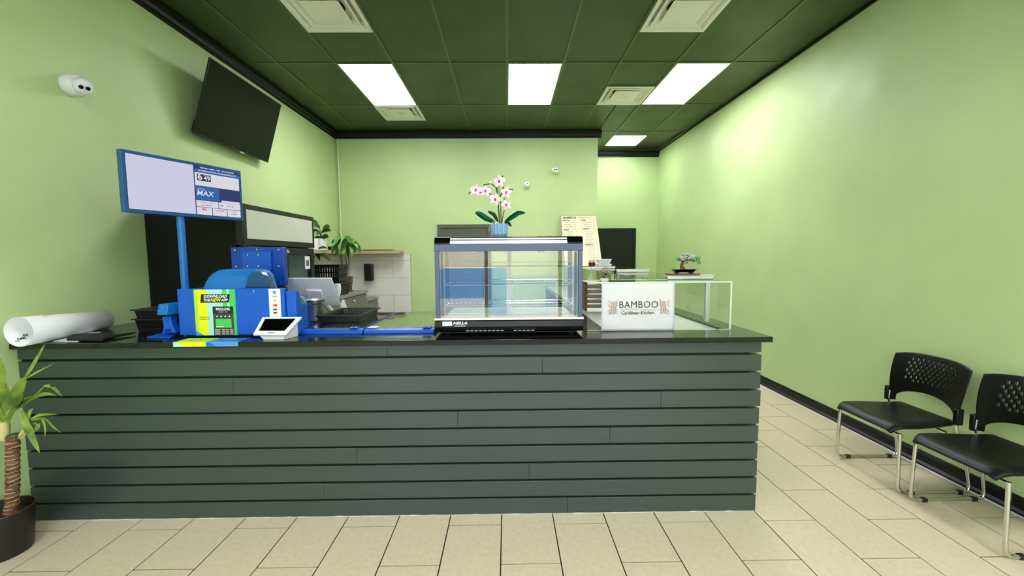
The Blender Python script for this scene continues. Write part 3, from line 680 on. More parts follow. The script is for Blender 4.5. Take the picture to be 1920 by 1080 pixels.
# ------------------------------------------------------------------ lottery terminal
def terminal():
    t = thing('lottery_terminal', 'bright blue lottery terminal booth with an app poster on its front', 'lottery terminal', (-1.65, 2.6, ZT)); Y = 2.47
    L, R_, zt = -1.985, -1.345, 1.362
    MB().box(L, R_, Y, Y+.025, ZT+.012, zt).build('front_panel', 'blue', t, bev=.002)
    MB().box(L+.005, L+.02, Y+.025, Y+.4, ZT, zt-.005).box(R_-.02, R_-.005, Y+.025, Y+.15, ZT, 1.25).box(L+.02, R_-.02, Y+.05, Y+.4, ZT, ZT+.02).build('side_panels', 'blue', t)
    for (x, z_) in ((356, 562), (356, 616), (466, 560), (466, 614), (499, 559)):
        c = at(x, z_, 'Y', Y-.0005); MB().lathe([(.0035, 0), (.0035, .001)], 8, FRONT(c.x, Y, c.z)).build('rivet', 'navy', t)
    c = at(476, 546, 'Y', Y); MB().lathe([(.006, 0), (.005, .003)], 10, FRONT(c.x, Y, c.z)).build('bolt', 'chrome', t)
    # domed cover
    m = MB(); a, b_ = at(381, 541, 'Y', 2.6), at(519, 541, 'Y', 2.76); ztop = at(440, 504, 'Y', 2.66).z
    xs = [a.x+(b_.x-a.x)*i/16 for i in range(17)]; vs = []; nr = 9
    for j in range(nr):
        tj = j/(nr-1); yy = 2.56+.22*tj
        for i, x in enumerate(xs):
            u = abs(2*i/16-1); hgt = (1-u**5)**.35 if u < 1 else 0
            front = (1-(1-min(1, tj*2.2))**2.6)**.6
            vs.append((x+(a.x+b_.x-2*x)/2*.06*(hgt), yy, 1.30+(ztop-1.30)*min(hgt, 1)*front if hgt*front > 0 else 1.30))
    fs = [(j*17+i, j*17+i+1, (j+1)*17+i+1, (j+1)*17+i) for j in range(nr-1) for i in range(16)]
    m.add(vs, fs); m.box(a.x, b_.x, 2.56, 2.78, 1.2, 1.301); m.build('domed_cover', 'blue2', t, smooth=True)
    wv = [at(x-3, y, 'Y', 2.557) for x, y in ((462, 541), (510, 541), (504, 520), (490, 509), (476, 509), (468, 518))]
    m = MB(); n_ = len(wv); m.add(wv+[v+Vector((0, .06, 0)) for v in wv], [tuple(range(n_)), tuple(range(2*n_-1, n_-1, -1))]+[(i, n_+i, n_+(i+1) % n_, (i+1) % n_) for i in range(n_)])
    K['smoke'] = mat('smoky_blue_window', (20, 74, 118), .15); m.build('cover_window', 'smoke', t, bev=.003)
    # rear screen mount
    Yb = 2.95; c0, c1 = at(436, 536, 'Y', Yb), at(532, 463, 'Y', Yb)
    K['midblue'] = mat('mid_blue_plastic', (6, 66, 170), .35); MB().box(c0.x, c1.x, Yb, Yb+.04, c0.z, c1.z).build('screen_back', 'midblue', t, bev=.006)
    bd = bpy.data.objects[-1] if False else None
    e0, e1 = at(455, 507, 'Y', Yb-.02), at(507, 471, 'Y', Yb-.02)
    MB().box(e0.x, e1.x, Yb-.02, Yb, e0.z, e1.z).build('mount_plate', 'blue', t, bev=.003)
    for (x, y) in ((441, 469), (482, 468), (523, 468), (443, 500), (523, 499), (524, 529)):
        c = at(x, y, 'Y', Yb); MB().lathe([(.0085, 0), (.006, .004)], 10, FRONT(c.x, Yb, c.z)).build('bolt', 'chrome', t)
    for (x, y) in ((465, 478), (485, 478), (465, 499), (485, 499)):
        c = at(x, y, 'Y', Yb-.02); MB().lathe([(.0095, 0), (.006, .005)], 10, FRONT(c.x, Yb-.02, c.z)).build('bolt', 'chrome', t)
    MB().box(c0.x+.1, c1.x-.1, Yb+.0, Yb+.03, ZT, c0.z).build('mount_post', 'navy', t)
    # right wing with a ticket chute
    m = MB(); m.prism([(2.478, ZT+.002), (2.478, 1.345), (2.52, 1.345), (2.55, 1.255), (2.62, 1.255), (2.62, ZT+.002)], 0, .06, Matrix(((0, 0, 1, R_+.002), (1, 0, 0, 0), (0, 1, 0, 0), (0, 0, 0, 1))))
    m.build('side_wing', 'blue', t, bev=.006)
    wx = R_-.005
    m = MB()
    for k, xx in enumerate((wx, wx+.02)):
        pts = [(xx+.03*math.cos(a_)+.02, 2.545+.03*k, 1.25+.05*math.sin(a_)) for a_ in [PI*i/8 for i in range(9)]]
        vs = pts+[(x, y+.03, z_) for x, y, z_ in pts]; m.add(vs, [(i, i+1, 9+i+1, 9+i) for i in range(8)])
    K['smokec'] = mat('clear_chute_plastic', (120, 150, 176), .15); m.build('ticket_chute', 'smokec', t, smooth=True, thick=.003)
    # poster
    Yp_ = Y-.002; p0, p1 = at(368.5, 629, 'Y', Yp_), at(440, 542.5, 'Y', Yp_)
    W_, H_ = p1.x-p0.x, p1.z-p0.z
    po = MB().box(p0.x, p1.x, Yp_-.001, Y, p0.z, p1.z).build('app_poster', 'aqua', t)
    def pr(u0, u1, v0, v1, m, nm='print', sk=0, d=.0006):
        xa, xb = p0.x+W_*u0, p0.x+W_*u1; za, zb = p1.z-H_*v1, p1.z-H_*v0
        A = [(xa, Yp_-.001, za), (xb, Yp_-.001, za), (xb+sk*W_, Yp_-.001, zb), (xa+sk*W_, Yp_-.001, zb)]
        MB().hexa([(x, y-d, z_) for x, y, z_ in A], A).build(nm, m, po)
    def pt(s_, u, v, sz, m, **k): text('lettering', s_, sz, m, FRONT(p0.x+W_*u, Yp_-.0026, p1.z-H_*v), po, ext=.0002, **k)
    pr(0, .08, 0, 1, 'lgr'); pr(.08, .31, 0, 1, 'yel'); pr(.69, .80, 0, 1, 'pgr'); pr(.86, 1, 0, 1, 'pgr'); pr(.80, .86, 0, 1, 'aqua')
    pr(.15, .85, .10, .285, 'ink', sk=.03, d=.0012)
    pt('DOWNLOAD', .52, .15, .024, 'white', shear=.3, off=.0007, sx=.95); pt('THE', .305, .232, .022, 'white', shear=.3, off=.0007); pt('NEW', .52, .23, .027, 'yel', shear=.3, off=.0007, sx=.95); pt('APP', .735, .232, .022, 'white', shear=.3, off=.0007)
    pr(.44, .94, .37, 1, 'dgrey', d=.0010); pr(.44, .94, .37, .53, 'ink', d=.0015)
    pt('PROLINE', .69, .43, .021, 'white', off=.0006)
    pt('SPORTS     BET', .69, .49, .008, 'white')
    for k in range(4): 
        c = (p0.x+W_*(.54+.1*k), p1.z-H_*.585); MB().lathe([(.0105, 0), (.0105, .0008)], 12, FRONT(c[0], Yp_-.002, c[1])).build('print', 'ink', po); MB().lathe([(.005, 0), (.005, .0006)], 10, FRONT(c[0], Yp_-.0028, c[1])).build('print', 'white', po)
    pr(.5, .88, .64, .83, 'pgr', d=.0018); pr(.5, .69, .80, .815, 'white', d=.0024)
    for v in (.88, .925, .97):
        for (u0, u1) in ((.47, .59), (.64, .71), (.74, .8), (.84, .91)): pr(u0, u1, v-.008, v+.008, 'white', d=.0018)
    pt('MAKE SPORTS', .235, .60, .0095, 'dgreen'); pt('INTERESTING', .235, .645, .010, 'dgreen')
    MB().hexa(*[[(p0.x, Yp_-.0015-d, p0.z), (p0.x+.2*W_, Yp_-.0015-d, p0.z), (p0.x+.02*W_, Yp_-.0015-d, p0.z+.09*H_), (p0.x, Yp_-.0015-d, p0.z+.09*H_)] for d in (.0006, 0)]).build('print', 'pblue', po)
    # card stickers
    s0, s1 = at(506, 595, 'Y', Y-.002), at(525, 541.5, 'Y', Y-.002)
    st = MB().box(s0.x, s1.x, Y-.002, Y, s0.z, s1.z).build('card_sticker', 'white', t)
    xm = (s0.x+s1.x)/2; hh = s1.z-s0.z
    MB().box(xm-.009, xm+.009, Y-.003, Y-.002, s1.z-.03, s1.z-.012).build('card_logo', 'pblue', st)
    text('lettering', 'VISA', .014, 'navy', FRONT(xm, Y-.0025, s1.z-.046), st, shear=.2)
    MB().ell((xm, Y-.0025, s1.z-.072), .010, .001, .008).build('card_logo', 'yel', st); MB().ell((xm, Y-.0032, s1.z-.072), .005, .001, .005).build('card_logo', 'orange', st)
    MB().ell((xm-.006, Y-.0025, s1.z-.1), .009, .001, .008).build('card_logo', 'orange', st); MB().ell((xm+.006, Y-.0032, s1.z-.1), .009, .001, .008).build('card_logo', 'redp', st)
    for z_ in (.125, .145): MB().box(xm-.011, xm+.011, Y-.003, Y-.002, s1.z-z_-.005, s1.z-z_+.005).build('card_logo', 'dgrey', st)
terminal()

# ------------------------------------------------------------------ digital sign
def sign():
    A, B = Vector((-2.285, 2.50, 0)), Vector((-1.995, 3.15, 0)); z0, z1 = 1.826, 2.197
    c = (A+B)/2; t = thing('digital_sign', 'blue framed digital jackpot sign on a tall round pole', 'sign', (c.x, c.y, ZT))
    xd = (B-A).normalized(); W_ = (B-A).length; nrm = Vector((xd.y, -xd.x, 0))
    Mx = frameM((A.x, A.y, z0), xd, (0, 0, 1)); H_ = z1-z0
    def b(u0, u1, v0, v1, d0, d1, nm, m, par=None, bev=0): return MB().box(u0, u1, v0, v1, d0, d1, Mx).build(nm, m, par or t, bev=bev)
    b(0, W_, 0, H_, -.045, 0, 'housing', 'signblue', bev=.003)
    pole_c = c+nrm*(-.022)-xd*.085
    e = .018
    sc = b(e, W_-e, e, H_-e-.0, 0, .0015, 'screen', 'scrk')
    w2, h2 = W_-2*e, H_-2*e
    def s(u0, u1, v0, v1, m, d=.0025, nm='screen_field'):   # v from the top
        return b(e+w2*u0, e+w2*u1, e+h2*(1-v1), e+h2*(1-v0), .0015, d, nm, m, sc)
    def tx(body, u, v, sz, m, d=.0036, **k):
        return text('lettering', body, sz, m, Mx @ Matrix.Translation((e+w2*u, e+h2*(1-v), d)), sc, ext=.0002, **k)
    s(.004, .545, .008, .99, 'scr')
    s(.555, .998, .0, .115, 'scrn'); s(.555, .998, .062, .125, 'scrc', .0028)
    tx('WED MAY 14/MER. 14 MAI   04:21 PM EDT/HE', .775, .034, .0125, 'scrw', sx=.92, off=.0004); tx('UPCOMING JACKPOTS / PROCHAINS GROS LOTS', .775, .094, .012, 'scrw', sx=.95, off=.0003)
    s(.555, .995, .135, .40, 'scrw')
    lg = b(e+w2*.575, e+w2*.705, e+h2*(1-.30), e+h2*(1-.165), .002, .0032, 'logo_plate', 'scrk', sc, bev=.004)
    tx('6', .60, .225, .064, 'scrw', .0048, off=.0011); tx('49', .667, .24, .042, 'scrw', .0044, off=.0008); tx('LOTTO', .66, .185, .010, 'scrw', .0044)
    MB().lathe([(.006, 0), (.006, .0008)], 12, Mx @ Matrix.Translation((e+w2*.601, e+h2*(1-.247), .0045))).build('logo_dot', 'scrr', sc)
    s(.555, .995, .41, .69, 'scrb'); s(.78, .995, .41, .69, 'scrn', .0028)
    tx('LOTTO', .60, .475, .016, 'scrw', shear=.2); tx('MAX', .64, .555, .05, 'scrw', shear=.15, off=.0006)
    s(.80, .99, .655, .695, 'scrw', .0034)
    s(.555, .765, .70, .83, 'scrw'); s(.772, .995, .70, .83, 'scrw')
    tx('POKER LOTTO', .65, .735, .0125, 'scrr', sx=1.25); tx('$1,168,330', .65, .79, .014, 'scrk')
    tx('The', .80, .765, .014, 'scrk', off=.0005); tx('$169,186', .89, .765, .013, 'scrk')
    for k, (u0, u1) in enumerate(((.555, .70), (.707, .848), (.855, .995))): s(u0, u1, .84, .99, 'scrw')
    b(e+w2*.605, e+w2*.645, e+h2*(1-.90), e+h2*(1-.86), .002, .0032, 'logo_plate', 'scrr', sc); tx('49', .625, .88, .012, 'scrw', .0040)
    tx('LOTTARIO', .777, .88, .012, 'scrr', off=.0004); tx('Poker', .925, .875, .012, 'scrk', shear=.3); tx('$100,000', .925, .93, .011, 'scrk')
    MB().tube([(pole_c.x, pole_c.y+.045, ZT+.01), (pole_c.x, pole_c.y+.045, z0+.15)], .022, 16).build('pole', 'blue2', t, smooth=True)
    MB().lathe([(.05, 0), (.05, .008), (.03, .012)], 20, Matrix.Translation((pole_c.x, pole_c.y+.045, ZT))).build('base_plate', 'blue', t, smooth=True)
sign()

# ------------------------------------------------------------------ leaflets over the edge
def leaflet(label, xa, xb, m, m2, word):
    t = thing('leaflet', label, 'leaflet', ((xa+xb)/2, 2.36, ZT), 'leaflets on the counter edge')
    MB().box(xa, xb, 2.307, 2.42, ZT+.001, ZT+.002).build('sheet', m, t)
    MB().box(xa, xb, 2.3055, 2.3075, ZT-.024, ZT+.002).build('folded_flap', m, t)
    MB().hexa([(xa, 2.3045, ZT-.024), (xa+.06, 2.3045, ZT-.024), (xa+.02, 2.3045, ZT), (xa, 2.3045, ZT)], [(xa, 2.3055, ZT-.024), (xa+.06, 2.3055, ZT-.024), (xa+.02, 2.3055, ZT), (xa, 2.3055, ZT)]).build('print', m2, t)
    MB().hexa([(xa+.02, 2.35, ZT+.002), (xb-.02, 2.33, ZT+.002), (xb-.01, 2.41, ZT+.002), (xa+.06, 2.41, ZT+.002)], [(xa+.02, 2.35, ZT+.0026), (xb-.02, 2.33, ZT+.0026), (xb-.01, 2.41, ZT+.0026), (xa+.06, 2.41, ZT+.0026)]).build('print', m2 if m == 'pblue' else 'lgr', t)
    text('lettering', word, .018, 'white', frameM(((xa+xb)/2, 2.37, ZT+.003), (1, 0, 0), (0, 1, 0)), t, ext=.0002)
leaflet('yellow and green leaflet folded over the counter edge below the app poster', -1.895, -1.713, 'yel', 'aqua', 'APP')
leaflet('blue leaflet folded over the counter edge right of the yellow one', -1.711, -1.53, 'pblue', 'blue2', 'PROLINE')

# ------------------------------------------------------------------ card terminal
def cardterm():
    t = thing('card_terminal', 'white card payment tablet tilted towards the customer', 'card terminal', (-1.4, 2.45, ZT))
    x0, x1, x2, x3 = -1.468, -1.283, -1.472, -1.238
    A = [Vector((x0, 2.342, 1.106)), Vector((x1, 2.342, 1.103)), Vector((x3, 2.45, 1.192)), Vector((x2, 2.45, 1.192))]
    nn = (A[1]-A[0]).cross(A[3]-A[0]).normalized()
    MB().hexa([v-nn*.014 for v in A], A).build('tablet', 'white', t, bev=.003)
    def P(u, v): return A[0].lerp(A[1], u).lerp(A[3].lerp(A[2], u), v)
    q = [P(.12, .2), P(.88, .2), P(.9, .88), P(.1, .88)]; MB().hexa(q, [v+nn*.001 for v in q]).build('screen', 'blackg', t)
    q = [P(.42, .08), P(.62, .08), P(.62, .11), P(.42, .11)]; MB().hexa(q, [v+nn*.001 for v in q]).build('card_slot', 'ink', t)
    q = [P(.62, .52), P(.78, .52), P(.72, .85), P(.56, .85)]
    B0 = [Vector((x0+.05, 2.36, ZT)), Vector((x1-.02, 2.36, ZT)), Vector((x3-.03, 2.46, ZT)), Vector((x2+.04, 2.46, ZT))]
    MB().hexa(B0, [v-nn*.013 for v in (P(.1, .08), P(.9, .08), P(.92, .9), P(.1, .9))]).build('stand', 'white', t, bev=.003)
cardterm()

# ------------------------------------------------------------------ till tablet
def till():
    t = thing('till_tablet', 'white till tablet seen from behind on its stand', 'tablet', (-1.35, 3.0, ZT))
    A = [Vector((-1.68, 3.20, 1.188)), Vector((-1.307, 3.20, 1.167)), Vector((-1.309, 3.05, 1.391)), Vector((-1.665, 3.05, 1.391))]
    nn = (A[1]-A[0]).cross(A[3]-A[0]).normalized()
    if nn.y > 0: nn = -nn
    MB().hexa([v-nn*.010 for v in A], A).build('tablet', 'white', t, bev=.003)
    def P(u, v): return A[0].lerp(A[1], u).lerp(A[3].lerp(A[2], u), v)
    q = [P(.34, .12), P(.70, .10), P(.72, .60), P(.40, .60)]; MB().hexa(q, [v+nn*.014 for v in q]).build('mount_block', 'white', t, bev=.006)
    MB().tube([(-1.49, 3.22, 1.23), (-1.46, 3.28, 1.17), (-1.42, 3.34, 1.08)], .02, 10).build('arm', 'white', t, smooth=True)
    MB().box(-1.47, -1.30, 3.305, 3.41, ZT+.001, ZT+.016).build('stand_foot', 'white', t, bev=.004)
    q = at(643, 558, 'Y', 3.355)
    MB().lathe([(.04, ZT+.016), (.034, ZT+.04), (.014, ZT+.115), (.011, ZT+.13)], 14, Matrix.Translation((q.x, 3.355, 0))).build('stand_hub', 'white', t, smooth=True)
    cb = [at(x, y, 'Y', 2.86) for x, y in ((579, 560), (572, 566), (568, 577), (567, 588), (571, 594), (577, 593), (580, 590))]
    MB().tube(cb, .0038, 6).build('cable', 'white', t, smooth=True)
till()
# steel cup
q = at(596, 604, 'Z', ZT+.03)
cpx, cpy = -1.368, 2.90
t = thing('steel_cup', 'shiny stainless steel cup behind the black tray', 'cup', (cpx, cpy, ZT))
MB().lathe([(.050, .0325), (.052, .034), (.067, .172), (.069, .175), (.069, .179), (.065, .179), (.062, .17), (.047, .045)], 32, Matrix.Translation((cpx, cpy, ZT)), cap=True).build('body', 'steel', t, smooth=True)
MB().lathe([(.066, .150), (.068, .153), (.066, .156)], 32, Matrix.Translation((cpx, cpy, ZT)), cap=False).build('rolled_band', 'chrome', t, smooth=True)

# ------------------------------------------------------------------ scratch ticket displays
def tickets(label, x0, x1, seed):
    rnd = random.Random(seed); t = thing('ticket_display', label, 'ticket display', ((x0+x1)/2, 2.9, ZT), 'scratch ticket displays')
    prof = [(2.52, ZT), (2.52, ZT+.012), (2.535, ZT+.022), (2.57, ZT+.027), (2.57, ZT)]
    Mp = Matrix(((0, 0, 1, 0), (1, 0, 0, 0), (0, 1, 0, 0), (0, 0, 0, 1)))
    MB().prism(prof, x0+.002, x1-.002, Mp).build('front_lip', 'blue', t, bev=.002)
    MB().box(x0+.002, x0+.014, 2.57, 3.30, ZT, ZT+.03).box(x1-.014, x1-.002, 2.57, 3.30, ZT, ZT+.03).box(x0+.014, x1-.014, 3.288, 3.30, ZT, ZT+.03).build('side_rails', 'navy', t)
    MB().box(x0+.014, x1-.014, 2.57, 3.288, ZT+.0005, ZT+.006).build('tray_bed', 'white', t)
    nc = 4 if x1-x0 < .5 else 5; wd = (x1-x0-.03)/nc
    for r in range(5):
        for c in range(nc):
            xa = x0+.016+c*wd; ya = 2.575+r*.142
            k = rnd.choice(('tick1', 'tick2', 'tick3', 'tick4', 'tick2'))
            MB().box(xa+.003, xa+wd-.003, ya+.003, ya+.137, ZT+.006, ZT+.008).build('scratch_ticket', k, t)
    MB().box(x0+.014, x1-.014, 2.575, 3.288, ZT+.027, ZT+.0305).build('glass_top', 'topglass', t)
    for xx in ((x1-.075,) if seed == 1 else (x1-.06,)):
        MB().box(xx-.018, xx+.034, 2.545, 2.60, ZT+.031, ZT+.034).build('label_tab', 'navy', t)
        for d in (-.006, .022): MB().lathe([(.008, 0), (.008, .001)], 12, Matrix.Translation((xx+d, 2.556, ZT+.034))).build('label_dot', 'white', t)
        text('lettering', 'PRIZES', .010, 'white', frameM((xx+.008, 2.583, ZT+.0345), (1, 0, 0), (0, 1, 0)), t, ext=.0002)
tickets('left blue edged scratch ticket display, under the black tray', -1.282, -.902, 1)
tickets('right blue edged scratch ticket display, beside the food warmer', -.898, -.458, 2)
t = thing('square_sticker', 'white square sticker with a yellow star on the blue ticket display', 'sticker', (-.84, 2.56, ZT+.034))
MB().box(-.885, -.83, 2.555, 2.625, ZT+.031, ZT+.0325).build('backing', 'white', t)
star = [((.020 if k % 2 == 0 else .010)*math.cos(k*PI/6), (.026 if k % 2 == 0 else .013)*math.sin(k*PI/6)) for k in range(12)]
MB().prism(star, ZT+.0325, ZT+.0332, Matrix.Translation((-.8575, 2.59, 0))).build('star', 'yel', t)
# black tray on the glass
crate('plastic_tray', 'shallow black rectangular tray on the glass ticket display', -1.285, -1.005, 2.76, 3.17, ZT+.032, ZT+.082, None, 3, .012, 'tray', cols=30)

# ------------------------------------------------------------------ food warmer
def warmer():
    t = thing('food_warmer', 'black glass sided countertop food warmer with wire shelves', 'food warmer', (.01, 2.65, ZT))
    x0, x1, y0, y1 = -.430, .448, 2.43, 2.86
    # base with a rounded front
    prof = [(y0+.02, ZT+.02), (y0, ZT+.03), (y0-.012, ZT+.055), (y0-.006, ZT+.085), (y0+.004, ZT+.095), (y1, ZT+.095), (y1, ZT+.02)]
    Mp = Matrix(((0, 0, 1, 0), (1, 0, 0, 0), (0, 1, 0, 0), (0, 0, 0, 1)))
    MB().prism(prof, x0-.006, x1+.006, Mp).build('base', 'black', t, bev=.003)
    MB().box(x0+.03, x1-.03, y0+.03, y1-.03, ZT+.012, ZT+.021).build('under_tray', 'bmat', t)
    for (xx, yy) in ((x0+.06, y0+.05), (x1-.06, y0+.05), (x0+.06, y1-.05), (x1-.06, y1-.05)):
        MB().lathe([(.014, ZT), (.018, ZT+.014)], 12, Matrix.Translation((xx, yy, 0))).build('rubber_foot', 'bmat', t)
    vm = MB()
    for k in range(16):
        if k in (9, 10): continue
        a = x0+.18+k*.026; vm.box(a, a+.018, y0-.0125, y0-.006, ZT+.030, ZT+.033)
    vm.build('vent_slots', 'steel', t)
    MB().box(x0-.008, x1+.008, y0-.006, y0+.03, ZT+.095, ZT+.107).build('white_sill', 'white', t, bev=.002)
    MB().box(x0+.025, x1-.025, y0+.03, y0+.05, ZT+.095, ZT+.118).build('warm_sill', 'cooked', t)
    # switch plate and badge
    MB().box(x0+.04, x0+.098, y0-.014, y0-.004, ZT+.062, ZT+.088).build('switch_plate', 'lav', t, bev=.002)
    text('badge', 'NELLA', .022, 'white', FRONT(x0+.145, y0-.0115, ZT+.078), t, sx=1.3, off=.0008, shear=.25, ext=.001)
    MB().box(x0+.112, x0+.18, y0-.013, y0-.010, ZT+.060, ZT+.063).build('badge_underline', 'white', t)
    zt = 1.662
    for (a, b_) in ((x0, x0+.026), (x1-.026, x1)):
        MB().box(a, b_, y0, y0+.03, ZT+.107, zt-.085).build('front_post', 'slate', t, bev=.003)
        MB().box(a, b_, y1-.03, y1, ZT+.095, zt-.06).build('rear_post', 'black', t, bev=.003)
    for xx in (x0+.032, x1-.047):
        MB().box(xx, xx+.015, y0+.012, y0+.03, ZT+.118, zt-.09).build('inner_channel', 'dgrey', t)
    MB().box(x0-.002, x1+.002, y0-.002, y0+.035, zt-.087, zt-.045).build('front_band', 'slate', t, bev=.003)
    hp = [(y0, zt-.045), (y0+.002, zt-.02), (y0+.012, zt-.004), (y0+.03, zt), (y1, zt), (y1, zt-.06), (y0+.035, zt-.06), (y0+.035, zt-.045)]
    MB().prism(hp, x0-.001, x1+.001, Mp).build('top_hood', 'blackg', t, bev=.004)
    MB().hexa([(x0+.092, y0-.004, zt-.043), (x1-.092, y0-.004, zt-.043), (x1-.094, y0+.006, zt-.009), (x0+.094, y0+.006, zt-.009)],
              [(x0+.092, y0+.01, zt-.043), (x1-.092, y0+.01, zt-.043), (x1-.094, y0+.016, zt-.009), (x0+.094, y0+.016, zt-.009)]).build('light_panel', 'lav', t)
    # glass
    MB().box(x0+.026, x1-.026, y0+.008, y0+.012, ZT+.107, zt-.087).build('front_glass', 'warmglass', t)
    for k, (a, b_) in enumerate(((x0+.027, .03), (.0, x1-.027))):
        MB().box(a, b_, y1-.022+.010*k, y1-.018+.010*k, ZT+.11, zt-.07).build('rear_door', 'glass', t)
    xm = .0; MB().box(xm-.002, xm+.026, y1-.028, y1-.022, ZT+.11, zt-.07).build('door_stile', 'lav', t)
    for xx in (x0+.008, x1-.012): MB().box(xx, xx+.004, y0+.03, y1-.03, ZT+.107, zt-.06).build('side_glass', 'glass', t)
    # racks
    for z_ in (1.478, 1.372, 1.245):
        m = MB(); m.tube([(x0+.05, y0+.06, z_), (x1-.05, y0+.06, z_), (x1-.05, y1-.05, z_), (x0+.05, y1-.05, z_)], .003, 6, closed=True)
        m.tube([(x0+.055, y0+.06, z_+.03), (x1-.055, y0+.06, z_+.03)], .0022, 5)
        for xx in (x0+.055, x1-.055): m.tube([(xx, y0+.06, z_+.03), (xx, y0+.06, z_)], .0022, 5)
        for k in range(26): xx = x0+.07+k*(x1-x0-.14)/25; m.tube([(xx, y0+.06, z_+.002), (xx, y1-.05, z_+.002)], .0013, 4)
        m.tube([(x0+.05, (y0+y1)/2, z_-.003), (x1-.05, (y0+y1)/2, z_-.003)], .0025, 5)
        m.build('wire_rack', 'chrome', t)
    MB().box(x0+.06, x1-.06, y0+.07, y1-.06, ZT+.11, ZT+.125).build('crumb_tray', 'steel', t, bev=.003)
    for xx in (-.22, .22): MB().lathe([(.018, 0), (.03, .03), (.03, .034)], 14, Matrix.Translation((xx, 2.64, zt-.094))).build('heat_lamp', 'chrome', t, smooth=True)
warmer()

# ------------------------------------------------------------------ orchid
def orchid():
    Y = 2.60; zb = 1.662; P = lambda x, y, d=0: at(x, y, 'Y', Y+d); c = P(936.5, 430)
    t = thing('orchid', 'pink and white toy brick orchid in a fluted light blue pot on the food warmer', 'orchid', (c.x, Y, zb))
    n = 32; vs = []; prof = [(.038, 0), (.045, .012), (.050, .02), (.052, .085), (.046, .085), (.046, .07)]; m = MB()
    for r, z_ in prof:
        for k in range(n*2): a = 2*PI*k/(n*2); rr = r*(1+(.05 if (k//2) % 2 else -.03)*(1 if .01 < z_ <= .085 else 0)); vs.append((c.x+rr*math.cos(a), Y+rr*math.sin(a), zb+z_))
    N2 = n*2; fs = [(i*N2+k, i*N2+(k+1) % N2, (i+1)*N2+(k+1) % N2, (i+1)*N2+k) for i in range(len(prof)-1) for k in range(N2)]+[tuple(range(N2-1, -1, -1)), tuple(range(5*N2, 6*N2))]
    m.add(vs, fs); m.build('pot', 'orpot', t)
    soilz = zb+.075
    for pth, r, mm in (([(937, 419), (934, 385), (931, 346)], .0045, 'dgreen'), ([(939, 419), (938, 380), (935, 350)], .003, 'lime'), ([(940, 419), (938, 368), (944, 350), (942, 329)], .0035, 'dgreen'),
                       ([(933, 366), (930, 352), (921, 344), (906, 347)], .0035, 'dgreen'), ([(936, 374), (920, 364), (900, 360), (885, 360), (878, 363)], .003, 'dgreen'),
                       ([(939, 366), (948, 357), (955, 355), (962, 355)], .003, 'dgreen'), ([(941, 418), (944, 400), (948, 385), (945, 370)], .003, 'dgreen')):
        MB().tube([P(x, y) for x, y in pth], r, 6).build('stem', mm, t, smooth=True)
    rnd = random.Random(3)
    for (x, y, s) in ((892, 356, 1.05), (910, 358, 1), (936, 340, 1.05), (928.5, 373.5, 1.05), (949, 361, .95), (949, 384, .9)):
        ce_ = P(x, y, -.03); fl_ = MB(); a0 = rnd.uniform(-.3, .3)+PI/2
        R0 = frameM(ce_, (1, .2*rnd.uniform(-1, 1), 0), (0, .15, 1))
        for k in range(5):
            a = a0+k*2*PI/5; T1 = R0 @ Matrix.Rotation(a, 4, 'Z') @ Matrix.Translation((.019*s, 0, 0)) @ Matrix.Rotation(.25, 4, 'Y')
            fl_.lathe([(max(.02, math.sin(PI*i/6)), -math.cos(PI*i/6)) for i in range(7)], 10, T1 @ Matrix.Diagonal((.0205*s, (.0165 if k in (1, 4) else .0115)*s, .0035, 1)))
        fo = fl_.build('flower', 'petal', t, smooth=True)
        cc = MB(); cc.ell(ce_+Vector((0, -.007, -.003)), .0065*s, .006, .009*s, 8, 6); cc.ell(ce_+Vector((-.005, -.006, .004)), .003, .003, .004, 6, 4); cc.ell(ce_+Vector((.005, -.006, .004)), .003, .003, .004, 6, 4)
        cc.build('lip', 'mag', fo, smooth=True)
    for (x, y) in ((920, 342), (953, 350)):
        m = MB(); cb = P(x, y, -.02); m.ell(cb, .009, .008, .008, 8, 6); m.ell(cb+Vector((.008, 0, .006)), .007, .005, .005, 8, 6); m.build('bud', 'petal', t, smooth=True)
    wf = lambda tt: (math.sin(PI*min(1, .1+tt*.82)))**.8
    for pth, w_, mm in (([(928, 417), (912, 410), (900, 402), (892, 398)], .020, 'oleaf'), ([(947, 416), (958, 408), (972, 399), (984, 399)], .017, 'oleaf'), ([(934, 416), (926, 402), (915, 396)], .013, 'dgreen'), ([(946, 417), (955, 419), (959, 424)], .012, 'dgreen')):
        pp = [P(x, y, -.04*i/len(pth)) for i, (x, y) in enumerate(pth)]; qq = []
        for i in range(len(pp)-1): qq += [pp[i], pp[i].lerp(pp[i+1], .5)]
        MB().leaf(qq+[pp[-1]], w_, (.25, -.5, .8), .15, wf).build('leaf', mm, t, thick=.003)
    MB().tube([P(930, 414, -.05), P(922, 418, -.06), P(918, 426, -.06), P(917, 434, -.06)], .0015, 5).build('air_root', 'cream', t, smooth=True)
orchid()

